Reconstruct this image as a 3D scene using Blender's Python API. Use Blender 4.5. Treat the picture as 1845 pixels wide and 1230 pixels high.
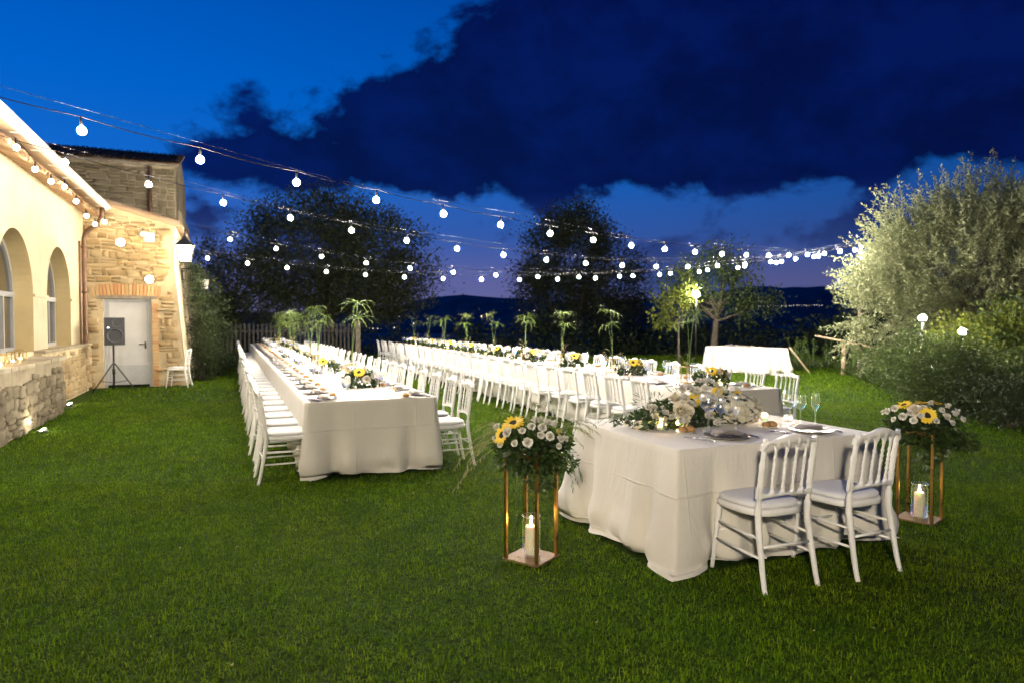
import bpy, math, random
import numpy as np
from mathutils import Vector, Matrix, noise as mnoise

R = math.radians
rnd = random.Random(7)
rng = np.random.default_rng(11)
SC = bpy.context.scene
COL = SC.collection
for o in list(bpy.data.objects):
    bpy.data.objects.remove(o)

# ------------------------------------------------------------------ camera
EYE_H = 1.55
YAW = R(22.5)
PITCH = R(1.72)
cam = bpy.data.cameras.new('camera')
cam.sensor_width = 36.0
cam.lens = 24.0
cam.clip_start = 0.05
cam.clip_end = 60000
cam.dof.use_dof = True
cam.dof.focus_distance = 5.0
cam.dof.aperture_fstop = 2.2
cam_ob = bpy.data.objects.new('camera', cam)
COL.objects.link(cam_ob)
cam_ob.location = (0, 0, EYE_H)
cam_ob.rotation_euler = (R(90) - PITCH, 0, -YAW)
SC.camera = cam_ob
FW = Vector((math.sin(YAW), math.cos(YAW), 0))
RT = Vector((math.cos(YAW), -math.sin(YAW), 0))

# ------------------------------------------------------------------ render + view
SC.view_settings.view_transform = 'Standard'
SC.view_settings.look = 'None'
SC.view_settings.exposure = 0.35
SC.view_settings.gamma = 1.0
SC.render.engine = 'CYCLES'
SC.cycles.use_denoising = True
SC.cycles.max_bounces = 7
SC.cycles.diffuse_bounces = 3
SC.cycles.glossy_bounces = 3
SC.cycles.transmission_bounces = 4
SC.cycles.transparent_max_bounces = 24
SC.cycles.volume_bounces = 0
SC.cycles.caustics_reflective = False
SC.cycles.caustics_refractive = False
SC.cycles.sample_clamp_indirect = 4.0

# ------------------------------------------------------------------ dusk sky
world = bpy.data.worlds.new('World')
SC.world = world
world.use_nodes = True


class NT:
    """small helper for node trees"""
    def __init__(self, tree):
        self.t = tree
        self.t.nodes.clear()

    def n(self, kind, **kw):
        x = self.t.nodes.new(kind)
        for k, v in kw.items():
            setattr(x, k, v)
        return x

    def put(self, sock, v):
        if hasattr(v, 'is_output'):
            self.t.links.new(v, sock)
        elif isinstance(v, (tuple, list)) and len(v) == 3 and sock.type == 'RGBA':
            sock.default_value = (*v, 1)
        else:
            sock.default_value = v

    def m(self, op, a, b=None, c=None, clamp=False):
        x = self.n('ShaderNodeMath', operation=op, use_clamp=clamp)
        self.put(x.inputs[0], a)
        if b is not None:
            self.put(x.inputs[1], b)
        if c is not None:
            self.put(x.inputs[2], c)
        return x.outputs[0]

    def mr(self, v, a, b, c=0.0, d=1.0, smooth=True):
        x = self.n('ShaderNodeMapRange', interpolation_type='SMOOTHSTEP' if smooth else 'LINEAR')
        self.put(x.inputs[0], v)
        for i, q in enumerate((a, b, c, d)):
            self.put(x.inputs[i + 1], q)
        return x.outputs[0]

    def mix(self, f, a, b, blend='MIX'):
        x = self.n('ShaderNodeMix', data_type='RGBA', blend_type=blend)
        self.put(x.inputs[0], f)
        self.put(x.inputs[6], a)
        self.put(x.inputs[7], b)
        return x.outputs[2]

    def ramp(self, f, stops, interp='LINEAR'):
        x = self.n('ShaderNodeValToRGB')
        x.color_ramp.interpolation = interp
        e = x.color_ramp.elements
        while len(e) < len(stops):
            e.new(0.5)
        for q, (p, c) in zip(e, stops):
            q.position = p
            q.color = (*c, 1)
        self.put(x.inputs[0], f)
        return x.outputs[0]

    def noise(self, vec=None, scale=5.0, detail=3.0, rough=0.5, dist=0.0):
        x = self.n('ShaderNodeTexNoise')
        if vec is not None:
            self.put(x.inputs['Vector'], vec)
        x.inputs['Scale'].default_value = scale
        x.inputs['Detail'].default_value = detail
        x.inputs['Roughness'].default_value = rough
        x.inputs['Distortion'].default_value = dist
        return x.outputs[0]


SKY_STRENGTH = 0.80
w = NT(world.node_tree)
tc = w.n('ShaderNodeTexCoord')
sep = w.n('ShaderNodeSeparateXYZ')
w.put(sep.inputs[0], tc.outputs['Generated'])
dx, dy, dz = sep.outputs
az = w.m('ARCTAN2', dx, dy)
el = w.m('MULTIPLY', w.m('ARCSINE', dz), 180 / math.pi)
elp = w.m('MAXIMUM', el, 0.0)
base = w.ramp(w.m('DIVIDE', elp, 90.0), [
    (0.0, (.150, .150, .340)), (0.035, (.125, .140, .380)), (0.075, (.040, .115, .440)), (0.13, (.006, .130, .570)), (0.19, (.0, .115, .560)),
    (0.28, (.0, .080, .440)), (0.6, (.0, .055, .33)), (1.0, (.0, .035, .25))])
glow = w.m('MULTIPLY_ADD', w.m('COSINE', w.m('ADD', az, R(30))), 0.55, 0.52)
glow = w.m('MAXIMUM', glow, 0.16)
base = w.mix(1.0, base, glow, 'MULTIPLY')
den = w.m('ADD', w.m('MAXIMUM', dz, 0.0), 0.14)
cmb = w.n('ShaderNodeCombineXYZ')
w.put(cmb.inputs[0], w.m('DIVIDE', dx, den))
w.put(cmb.inputs[1], w.m('DIVIDE', dy, den))
cmb.inputs[2].default_value = 3.7
n1 = w.noise(cmb.outputs[0], 1.15, 9, 0.56, 0.25)
cmb2 = w.n('ShaderNodeCombineXYZ')
w.put(cmb2.inputs[0], w.m('MULTIPLY', az, 6.2))
w.put(cmb2.inputs[1], w.m('MULTIPLY', el, 0.15))
cmb2.inputs[2].default_value = 1.3

n2 = w.noise(cmb2.outputs[0], 1.25, 9, 0.60, 0.15)
edge = w.m('MULTIPLY_ADD', w.m('MINIMUM', w.m('MAXIMUM', w.m('SUBTRACT', el, 12.0), 0.0), 15.0), R(1.75), R(-4))
b1 = w.m('MULTIPLY', w.m('SINE', w.m('SUBTRACT', az, edge)), 5.0)
b1 = w.m('MINIMUM', w.m('MAXIMUM', b1, -1.0), 1.0)
b2 = w.mr(el, 8.5, 13.5)
bias = w.m('MULTIPLY_ADD', w.m('MULTIPLY', b1, b2), 0.22, w.m('MULTIPLY_ADD', b2, 0.03, -0.03))
nn = w.m('ADD', w.m('MULTIPLY', n1, 0.2), w.m('MULTIPLY', n2, 0.8))
cl = w.mr(w.m('ADD', nn, bias), 0.46, 0.575)
cshade = w.mr(n2, 0.35, 0.7)
ccol = w.mix(cshade, (.0008, .0015, .038), (.0012, .0062, .088))
lowc = w.mr(el, 3.0, 11.0)
ccol = w.mix(lowc, (.030, .062, .220), ccol)
sky = w.mix(w.m('MULTIPLY', cl, 0.95), base, ccol)
bg = w.n('ShaderNodeBackground')
w.put(bg.inputs[0], sky)
bg.inputs[1].default_value = SKY_STRENGTH
wo = w.n('ShaderNodeOutputWorld')
w.t.links.new(bg.outputs[0], wo.inputs[0])


# ------------------------------------------------------------------ materials
MATS = {}


def new_mat(name):
    m = bpy.data.materials.new(name)
    m.use_nodes = True
    MATS[name] = m
    return m, NT(m.node_tree)


def pm(name, col, rough=0.5, metal=0.0, var=0.12, vscale=6.0, bump=0.0, bscale=60.0, spec=0.5, coat=0.0, obj_rand=None,
       sheen=0.0, dist=0.01):
    m, t = new_mat(name)
    tc = t.n('ShaderNodeTexCoord')
    p = t.n('ShaderNodeBsdfPrincipled')
    c2 = tuple(min(1, q * (1 + var)) for q in col)
    c1 = tuple(q * (1 - var) for q in col)
    nz = t.noise(tc.outputs['Object'], vscale, 5, 0.6)
    c = t.mix(t.mr(nz, .3, .7), c1, c2)
    if obj_rand:
        oi = t.n('ShaderNodeObjectInfo')
        c = t.mix(t.mr(nz, .25, .75, 0.0, 0.45), t.ramp(oi.outputs['Random'], obj_rand), c2)
    t.put(p.inputs['Base Color'], c)
    t.put(p.inputs['Roughness'], t.mr(nz, .2, .8, max(0.02, rough - .08), min(1, rough + .08)))
    p.inputs['Metallic'].default_value = metal
    p.inputs['Specular IOR Level'].default_value = spec
    p.inputs['Coat Weight'].default_value = coat
    p.inputs['Sheen Weight'].default_value = sheen
    if bump:
        b = t.n('ShaderNodeBump')
        b.inputs['Strength'].default_value = bump
        b.inputs['Distance'].default_value = dist
        t.put(b.inputs['Height'], t.noise(tc.outputs['Object'], bscale, 5, 0.65))
        t.put(p.inputs['Normal'], b.outputs[0])
    o = t.n('ShaderNodeOutputMaterial')
    t.t.links.new(p.outputs[0], o.inputs[0])
    return m


def em(name, col, strength, sample=True):
    m, t = new_mat(name)
    e = t.n('ShaderNodeEmission')
    e.inputs[0].default_value = (*col, 1)
    e.inputs[1].default_value = strength
    o = t.n('ShaderNodeOutputMaterial')
    t.t.links.new(e.outputs[0], o.inputs[0])
    return m


def leafm(name, c1, c2, c3=None, trans=0.35, rough=0.55, scale=3.0, spec=.35, patch=False):
    m, t = new_mat(name)
    tc = t.n('ShaderNodeTexCoord')
    ge = t.n('ShaderNodeNewGeometry')
    f = t.m('ADD', t.m('MULTIPLY', ge.outputs['Random Per Island'], .6), t.m('MULTIPLY', t.noise(tc.outputs['Object'], scale, 3), .45))
    c = t.ramp(f, [(.2, c1), (.7, c2), (1.0, c3 or c2)])
    if patch:
        pn = t.noise(tc.outputs['Object'], .55, 4, .6)
        p2 = t.noise(tc.outputs['Object'], 2.6, 3, .6)
        c = t.mix(t.mr(pn, .38, .66, 0.0, .6), c, t.mix(1.0, c, (1.25, .98, .9), 'MULTIPLY'))
        c = t.mix(t.mr(p2, .42, .68, 0.0, .75), c, t.mix(1.0, c, (.50, .62, .6), 'MULTIPLY'))
    p = t.n('ShaderNodeBsdfPrincipled')
    t.put(p.inputs['Base Color'], c)
    p.inputs['Roughness'].default_value = rough
    p.inputs['Specular IOR Level'].default_value = spec
    tr = t.n('ShaderNodeBsdfTranslucent')
    t.put(tr.inputs[0], c)
    mx = t.n('ShaderNodeMixShader')
    mx.inputs[0].default_value = trans
    t.t.links.new(p.outputs[0], mx.inputs[1])
    t.t.links.new(tr.outputs[0], mx.inputs[2])
    o = t.n('ShaderNodeOutputMaterial')
    t.t.links.new(mx.outputs[0], o.inputs[0])
    return m


def glassm(name, tint=(1, 1, 1), ior=1.5, rough=0.02, boost=1.0, floor=.035):
    m, t = new_mat(name)
    fr = t.n('ShaderNodeFresnel')
    gb = t.n('ShaderNodeNewGeometry')
    t.put(fr.inputs[0], t.m('MULTIPLY_ADD', gb.outputs['Backfacing'], 1 / ior - ior, ior))
    tr = t.n('ShaderNodeBsdfTransparent')
    tr.inputs[0].default_value = (*tint, 1)
    gl = t.n('ShaderNodeBsdfGlossy')
    gl.inputs['Roughness'].default_value = rough
    k = t.m('MULTIPLY_ADD', fr.outputs[0], boost, floor, clamp=True)
    cc = t.n('ShaderNodeCombineColor')
    for q in range(3):
        t.put(cc.inputs[q], k)
    t.put(gl.inputs['Color'], cc.outputs[0])
    mx = t.n('ShaderNodeAddShader')
    t.t.links.new(tr.outputs[0], mx.inputs[0])
    t.t.links.new(gl.outputs[0], mx.inputs[1])
    o = t.n('ShaderNodeOutputMaterial')
    t.t.links.new(mx.outputs[0], o.inputs[0])
    return m


BULB_E = 1600.0
STONE_R = [(0.0, (.17, .105, .045)), (.3, (.34, .23, .10)), (.55, (.42, .31, .16)), (.8, (.25, .17, .08)), (1.0, (.48, .39, .24))]
M_paint = pm('white_chair_paint', (.82, .80, .76), .38, var=.04, vscale=9, bump=.05, bscale=40)
M_cush = pm('cushion_fabric', (.74, .73, .72), .85, var=.05, bump=.25, bscale=350, sheen=.2, dist=.002)
M_brass = pm('brass', (.58, .33, .10), .32, metal=1.0, var=.15, vscale=12)
M_brass2 = pm('aged_brass', (.46, .34, .13), .38, metal=1.0, var=.2, vscale=20)
M_plate = pm('copper_plate', (.22, .13, .06), .6, metal=.3, var=.25, vscale=15, bump=.1)
M_silver = pm('silver', (.62, .60, .56), .22, metal=1.0, var=.06, vscale=30)
M_pewter = pm('pewter_charger', (.42, .39, .36), .30, metal=.9, var=.12, vscale=30)
M_china = pm('china', (.80, .78, .73), .2, var=.03)
M_napkin = pm('napkin_linen', (.44, .40, .35), .9, var=.08, bump=.3, bscale=300, dist=.002)
M_bread = pm('bread_crust', (.48, .27, .10), .7, var=.3, vscale=30, bump=.3, bscale=60, dist=.004)
M_wax = pm('candle_wax', (.84, .76, .58), .45, var=.04)
for n_ in M_wax.node_tree.nodes:
    if n_.type == 'BSDF_PRINCIPLED':
        n_.inputs['Subsurface Weight'].default_value = .7
        n_.inputs['Subsurface Radius'].default_value = (1.0, .6, .3)
        n_.inputs['Subsurface Scale'].default_value = .04
M_black = pm('black_metal', (.018, .018, .02), .45, var=.2)
M_cable = pm('cable_rubber', (.012, .012, .014), .8, var=.2, spec=.1)
M_wire = pm('steel_wire', (.10, .10, .11), .5, metal=.5)
M_cream = pm('cream_plaster', (.52, .43, .28), .9, var=.13, vscale=1.6, bump=.25, bscale=35, dist=.006)
M_reveal = pm('ochre_plaster', (.50, .39, .20), .9, var=.09, vscale=2, bump=.2, bscale=35, dist=.006)
M_mortar = pm('lime_mortar', (.54, .43, .26), .95, var=.18, vscale=4, bump=.6, bscale=40, dist=.01)
M_stone = pm('field_stone', (.34, .25, .13), .92, var=.30, vscale=7, bump=.8, bscale=22, obj_rand=STONE_R, dist=.012)
M_stone2 = pm('grey_rubble_stone', (.32, .27, .19), .95, var=.30, vscale=8, bump=.9, bscale=18, dist=.02,
              obj_rand=[(0, (.20, .16, .10)), (.4, (.33, .28, .19)), (.7, (.26, .21, .13)), (1, (.42, .37, .27))])
M_brick = pm('brick', (.46, .25, .11), .9, var=.2, vscale=9, bump=.5, bscale=50, obj_rand=[(0, (.42, .20, .09)), (.6, (.52, .33, .15)), (1, (.50, .38, .20))])
M_tile = pm('roof_tile', (.20, .14, .09), .9, var=.3, vscale=6, bump=.5, bscale=30, obj_rand=[(0, (.12, .08, .05)), (.5, (.22, .14, .08)), (1, (.28, .20, .13))])
M_tile2 = pm('eave_tile', (.46, .30, .18), .9, var=.2, vscale=6, bump=.4, bscale=30, obj_rand=[(0, (.40, .24, .13)), (.5, (.50, .33, .20)), (1, (.55, .42, .28))])
M_gutter = pm('painted_gutter', (.62, .58, .50), .5, var=.08)
M_pipe = pm('copper_downpipe', (.16, .09, .055), .5, metal=.4, var=.25)
M_door = pm('grey_painted_door', (.56, .55, .53), .5, var=.06, vscale=3)
M_doorframe = pm('door_frame_grey', (.42, .42, .42), .5, var=.08)
M_alu = pm('window_frame_grey', (.33, .33, .32), .45, var=.06)
M_pane = glassm('window_pane', (.10, .10, .09), 1.9, .01, 1.6)
M_wood = pm('weathered_wood', (.24, .20, .15), .9, var=.3, vscale=8, bump=.5, bscale=40)
M_woodp = pm('pale_post_wood', (.36, .27, .17), .9, var=.25, vscale=8, bump=.5, bscale=40)
M_fence = pm('dark_fence_slat', (.055, .052, .046), .85, var=.3, vscale=5, bump=.4)
M_bark = pm('bark', (.10, .08, .06), .95, var=.35, vscale=8, bump=.9, bscale=20, dist=.03)
M_soil = pm('bare_soil', (.16, .10, .06), .95, var=.3, vscale=4, bump=.6)
M_glass = glassm('drinking_glass', (.95, .95, .95), 1.6, .13, 2.4, .12)
M_jar = glassm('hurricane_glass', (.95, .95, .94), 1.6, .12, 2.2, .07)
M_votive = glassm('votive_glass', (.93, .92, .90), 1.6, .18, 2.4, .14)
M_stem = pm('plant_stem', (.09, .15, .04), .7, var=.2)
M_rose = pm('cream_petals', (.76, .68, .50), .65, var=.06, vscale=20)
M_white = pm('white_petals', (.68, .65, .55), .65, var=.05, vscale=20)
M_hyd = pm('hydrangea_petals', (.66, .62, .46), .7, var=.12, vscale=14)
M_sun = pm('yellow_petals', (.84, .58, .02), .6, var=.12, vscale=30)
M_disk = pm('sunflower_disk', (.045, .025, .012), .9, var=.4, vscale=60, bump=1.0, bscale=200)
M_straw = pm('dry_grass', (.42, .36, .17), .8, var=.2)
M_drygreen = pm('oat_grass', (.24, .27, .10), .8, var=.2)
L_grass = leafm('lawn_blades', (.026, .070, .001), (.118, .220, .002), (.280, .345, .016), trans=.3, rough=.75, scale=9.0, spec=.12, patch=True)
L_dark = leafm('dark_foliage', (.018, .030, .010), (.04, .06, .018), (.07, .09, .03), trans=.3)
L_mid = leafm('green_foliage', (.040, .065, .018), (.075, .11, .03), (.12, .16, .05), trans=.35)
L_tree = leafm('tree_foliage', (.06, .075, .035), (.10, .12, .055), (.15, .17, .085), trans=.35)
L_olive = leafm('olive_foliage', (.12, .138, .066), (.24, .26, .135), (.38, .40, .24), trans=.3, scale=1.2)
L_lime = leafm('lime_foliage', (.10, .13, .02), (.19, .22, .035), (.28, .30, .07), trans=.45)
L_bouq = leafm('bouquet_leaves', (.022, .045, .012), (.05, .085, .022), (.10, .13, .04), trans=.25, rough=.4, scale=8)
L_euc = leafm('eucalyptus_leaves', (.06, .10, .06), (.12, .17, .11), (.18, .23, .15), trans=.2, scale=8)
L_papy = leafm('papyrus_blades', (.07, .12, .025), (.15, .21, .05), (.24, .30, .09), trans=.3, scale=5)
E_bulb = em('festoon_bulb', (1.0, .91, .77), BULB_E)
E_lantern = em('lantern_glow', (1.0, .78, .46), 34.0)
E_bulb_low = em('wall_bulb', (1.0, .84, .60), 210.0)
E_candle = em('candle_flame', (1.0, .62, .22), 200.0)
E_tea = em('tea_light_flame', (1.0, .66, .30), 420.0)
E_globe = em('garden_globe', (1.0, .90, .62), 620.0)
E_spot = em('ground_spot', (1.0, .90, .66), 300.0)
E_town = em('town_lamp', (1.0, .90, .75), 4.0)
E_led = em('speaker_led', (.6, .75, 1.0), 6.0)


def linen(name, col):
    m, t = new_mat(name)
    tc = t.n('ShaderNodeTexCoord')
    sp = t.n('ShaderNodeSeparateXYZ')
    t.put(sp.inputs[0], tc.outputs['Object'])
    p = t.n('ShaderNodeBsdfPrincipled')
    nz = t.noise(tc.outputs['Object'], 2.2, 4, .6)
    t.put(p.inputs['Base Color'], t.mix(t.mr(nz, .3, .7), tuple(q * .94 for q in col), col))
    p.inputs['Roughness'].default_value = .92
    p.inputs['Sheen Weight'].default_value = .15
    weave = t.n('ShaderNodeMapping')
    t.put(weave.inputs[0], tc.outputs['Object'])
    weave.inputs['Scale'].default_value = (1, 1, 5)
    hn = t.noise(weave.outputs[0], 130, 3, .6)

    def crease(v, period, off, width):
        q = t.m('PINGPONG', t.m('ADD', v, off), period / 2)
        return t.m('SUBTRACT', 1.0, t.mr(q, 0, width))
    cn = t.mr(t.noise(tc.outputs['Object'], 1.7, 2), .35, .62)
    cz = t.m('MULTIPLY', crease(sp.outputs[2], .42, -.06, .010), cn)
    cx = crease(sp.outputs[0], .62, .18, .008)
    cy = crease(sp.outputs[1], .62, .1, .008)
    wr = t.n('ShaderNodeMapping')
    t.put(wr.inputs[0], tc.outputs['Object'])
    wr.inputs['Scale'].default_value = (1, 1, .28)
    wk = t.noise(wr.outputs[0], 9, 4, .55, .6)
    h = t.m('ADD', t.m('MULTIPLY_ADD', wk, 2.2, t.m('MULTIPLY', hn, .22)), t.m('ADD', cz, t.m('ADD', t.m('MULTIPLY', t.m('MULTIPLY', cx, .7), cn), t.m('MULTIPLY', t.m('MULTIPLY', cy, .5), cn))))
    b = t.n('ShaderNodeBump')
    b.inputs['Strength'].default_value = .8
    b.inputs['Distance'].default_value = .006
    t.put(b.inputs['Height'], h)
    t.put(p.inputs['Normal'], b.outputs[0])
    o = t.n('ShaderNodeOutputMaterial')
    t.t.links.new(p.outputs[0], o.inputs[0])
    return m


M_linen = linen('ivory_linen', (.71, .67, .59))


# ------------------------------------------------------------------ mesh helpers
class MB:
    def __init__(self):
        self.v, self.f, self.s = [], [], []

    def add(self, v, f, smooth=False):
        k = len(self.v)
        self.v += [tuple(q) for q in v]
        self.f += [tuple(i + k for i in q) for q in f]
        self.s += [smooth] * len(f)
        return self

    def box(self, c, s, rot=None):
        hx, hy, hz = s[0] / 2, s[1] / 2, s[2] / 2
        v = [Vector((x, y, z)) for x in (-hx, hx) for y in (-hy, hy) for z in (-hz, hz)]
        if rot is not None:
            v = [rot @ q for q in v]
        v = [q + Vector(c) for q in v]
        return self.add(v, [(0, 1, 3, 2), (4, 6, 7, 5), (0, 4, 5, 1), (2, 3, 7, 6), (0, 2, 6, 4), (1, 5, 7, 3)])

    def bar(self, a, b, wd, dp=None):
        a, b = Vector(a), Vector(b)
        d = (b - a)
        q = d.to_track_quat('Z', 'Y').to_matrix()
        return self.box((a + b) / 2, (wd, dp or wd, d.length), q)

    def tube(self, pts, rad, n=8, cap=True, smooth=True):
        pts = [Vector(p) for p in pts]
        if not hasattr(rad, '__len__'):
            rad = [rad] * len(pts)
        v, f = [], []
        t0 = (pts[1] - pts[0]).normalized()
        up = Vector((0, 0, 1)) if abs(t0.z) < .9 else Vector((1, 0, 0))
        a = t0.cross(up).normalized()
        for i, p in enumerate(pts):
            t = (pts[min(i + 1, len(pts) - 1)] - pts[max(i - 1, 0)]).normalized()
            a = (a - t * a.dot(t)).normalized()
            b = t.cross(a)
            for k in range(n):
                g = 2 * math.pi * k / n
                v.append(p + (a * math.cos(g) + b * math.sin(g)) * rad[i])
        for i in range(len(pts) - 1):
            for k in range(n):
                k2 = (k + 1) % n
                f.append((i * n + k, i * n + k2, (i + 1) * n + k2, (i + 1) * n + k))
        self.add(v, f, smooth)
        if cap:
            m = len(self.v) - len(v)
            self.f.append(tuple(m + k for k in range(n))[::-1])
            self.f.append(tuple(m + (len(pts) - 1) * n + k for k in range(n)))
            self.s += [False, False]
        return self

    def lathe(self, prof, n=16, c=(0, 0, 0), smooth=True):
        v, f = [], []
        for r, z in prof:
            for k in range(n):
                g = 2 * math.pi * k / n
                v.append((c[0] + r * math.cos(g), c[1] + r * math.sin(g), c[2] + z))
        for i in range(len(prof) - 1):
            for k in range(n):
                k2 = (k + 1) % n
                f.append((i * n + k, i * n + k2, (i + 1) * n + k2, (i + 1) * n + k))
        return self.add(v, f, smooth)

    def merge(self, other, mat=None):
        v = other.v if mat is None else [mat @ Vector(q) for q in other.v]
        k = len(self.v)
        self.v += [tuple(q) for q in v]
        self.f += [tuple(i + k for i in q) for q in other.f]
        self.s += other.s
        return self

    def mesh(self, name, mat):
        me = bpy.data.meshes.new(name)
        me.from_pydata(self.v, [], self.f)
        me.polygons.foreach_set('use_smooth', self.s)
        if mat:
            me.materials.append(mat)
        me.update()
        return me

    def build(self, name, mat, parent=None, loc=(0, 0, 0), rz=0.0):
        return ob(name, self.mesh(name, mat), parent, loc, rz)


def ob(name, me, parent=None, loc=(0, 0, 0), rz=0.0, scale=None, rot=None):
    o = bpy.data.objects.new(name, me)
    COL.objects.link(o)
    o.location = loc
    o.rotation_euler = rot if rot is not None else (0, 0, rz)
    if scale is not None:
        o.scale = scale if hasattr(scale, '__len__') else (scale,) * 3
    if parent is not None:
        o.parent = parent
    return o


def tag(o, label, cat, group=None, kind=None):
    o['label'] = label
    if cat:
        o['category'] = cat
    if group:
        o['group'] = group
    if kind:
        o['kind'] = kind
    return o


def struct(o):
    o['kind'] = 'structure'
    return o


def thing(name, label, cat, loc=(0, 0, 0), rz=0.0, group=None):
    o = bpy.data.objects.new(name, None)
    o.empty_display_size = .1
    COL.objects.link(o)
    o.location = loc
    o.rotation_euler = (0, 0, rz)
    return tag(o, label, cat, group)


def copy_tree(o, parent=None):
    c = o.copy()
    COL.objects.link(c)
    c.parent = parent
    for ch in o.children:
        copy_tree(ch, c)
    return c


def place(proto, loc, rz, label, group=None):
    """the first use places the prototype itself, later uses place copies"""
    if proto.get('used'):
        c = copy_tree(proto)
    else:
        c = proto
    proto['used'] = 1
    c.location = loc
    c.rotation_euler = (0, 0, rz)
    c['label'] = label
    if group:
        c['group'] = group
    elif 'group' in c:
        del c['group']
    return c


def np_mesh(name, verts, faces, mat, smooth=False):
    me = bpy.data.meshes.new(name)
    nv, nf, k = len(verts), len(faces), faces.shape[1]
    me.vertices.add(nv)
    me.vertices.foreach_set('co', np.ascontiguousarray(verts, dtype=np.float32).ravel())
    me.loops.add(nf * k)
    me.loops.foreach_set('vertex_index', np.ascontiguousarray(faces, dtype=np.int32).ravel())
    me.polygons.add(nf)
    me.polygons.foreach_set('loop_start', np.arange(0, nf * k, k, dtype=np.int32))
    if smooth:
        me.polygons.foreach_set('use_smooth', np.ones(nf, dtype=bool))
    me.update(calc_edges=True)
    me.materials.append(mat)
    return me


def unit(a):
    return a / np.maximum(np.linalg.norm(a, axis=-1, keepdims=True), 1e-9)


def leaf_mesh(name, P, D, size, aspect, mat, g):
    """one bent rhombus per leaf: base, two sides, tip"""
    n = len(P)
    D = unit(D)
    rv = unit(g.normal(size=(n, 3)))
    S = unit(np.cross(D, rv))
    Nn = np.cross(D, S)
    L = (size * g.uniform(.7, 1.25, n))[:, None] if np.isscalar(size) else size[:, None]
    tip = P + D * L - Nn * L * .12
    mid = P + D * L * .5
    a = mid + S * L * aspect * .5
    b = mid - S * L * aspect * .5
    V = np.stack([P, a, tip, b], 1).reshape(-1, 3)
    F = np.arange(n * 4).reshape(n, 4)
    return np_mesh(name, V, F, mat)


def clumps(ells, k, g, shell=.55):
    """k sub-clump centres spread through a list of ellipsoids (cx,cy,cz,rx,ry,rz)"""
    wv = np.array([e[3] * e[4] * e[5] for e in ells])
    idx = g.choice(len(ells), k, p=wv / wv.sum())
    E = np.array(ells)[idx]
    d = unit(g.normal(size=(k, 3)))
    r = g.uniform(shell ** 3, 1, k)[:, None] ** (1 / 3)
    return E[:, :3] + d * r * E[:, 3:], d


def foliage(name, parent, ells, k, per, sig, leaf, aspect, mat, seed, shell=.55, up=.15):
    g = np.random.default_rng(seed)
    C, D = clumps(ells, k, g, shell)
    sg = sig * g.uniform(.6, 1.35, k)
    P = np.repeat(C, per, 0) + g.normal(size=(k * per, 3)) * np.repeat(sg, per)[:, None] * np.array([1, 1, .8])
    LD = unit(P - np.repeat(C, per, 0)) + g.normal(size=P.shape) * .6 + np.repeat(D, per, 0) * .4 + np.array([0, 0, up])
    me = leaf_mesh(name, P, LD, leaf, aspect, mat, g)
    return ob(name, me, parent), C


def bezier(a, b, c, n):
    a, b, c = Vector(a), Vector(b), Vector(c)
    return [a * (1 - t) ** 2 + b * 2 * t * (1 - t) + c * t * t for t in [i / n for i in range(n + 1)]]


# ------------------------------------------------------------------ ground, valley, lake, mountains
def ground_z(s, t):
    if s < 31:
        return 0.0
    z = -min(1.0, (s - 31) / 60) ** 1.1 * 24
    if s > 91:
        z -= min(1, (s - 91) / 1500) * 110
    return z


def ground():
    ss = [-80, -40, -15] + [i for i in range(-5, 32, 3)] + [31, 33, 36, 40, 46, 54, 64, 78, 92, 130, 200, 350, 600, 1000, 1600, 2600, 4200, 7000, 12000, 24000]
    ts = [-16000, -7000, -3000, -1200, -500, -200, -90, -50] + list(range(-30, 31, 4)) + [50, 90, 200, 500, 1200, 3000, 7000, 16000]
    v, f = [], []
    for s in ss:
        for t in ts:
            p = FW * s + RT * t
            v.append((p.x, p.y, ground_z(s, t) + (mnoise.noise((p.x * .004, p.y * .004, 0)) * 12 if s > 300 else 0)))
    n = len(ts)
    for i in range(len(ss) - 1):
        for j in range(n - 1):
            f.append((i * n + j, i * n + j + 1, (i + 1) * n + j + 1, (i + 1) * n + j))
    m, t = new_mat('ground_soil_grass')
    tcn = t.n('ShaderNodeTexCoord')
    p = t.n('ShaderNodeBsdfPrincipled')
    a = t.noise(tcn.outputs['Object'], .35, 5, .6)
    b = t.noise(tcn.outputs['Object'], 28, 4, .7)
    c = t.mix(t.mr(a, .35, .7), (.026, .062, .002), (.066, .130, .003))
    c = t.mix(t.mr(b, .3, .75), (.008, .014, .002), c)
    t.put(p.inputs['Base Color'], c)
    p.inputs['Roughness'].default_value = .95
    p.inputs['Specular IOR Level'].default_value = .1
    bm = t.n('ShaderNodeBump')
    bm.inputs['Strength'].default_value = .7
    bm.inputs['Distance'].default_value = .03
    t.put(bm.inputs['Height'], b)
    t.put(p.inputs['Normal'], bm.outputs[0])
    o = t.n('ShaderNodeOutputMaterial')
    t.t.links.new(p.outputs[0], o.inputs[0])
    mb = MB().add(v, f, True)
    struct(mb.build('ground', m))


ground()


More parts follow.
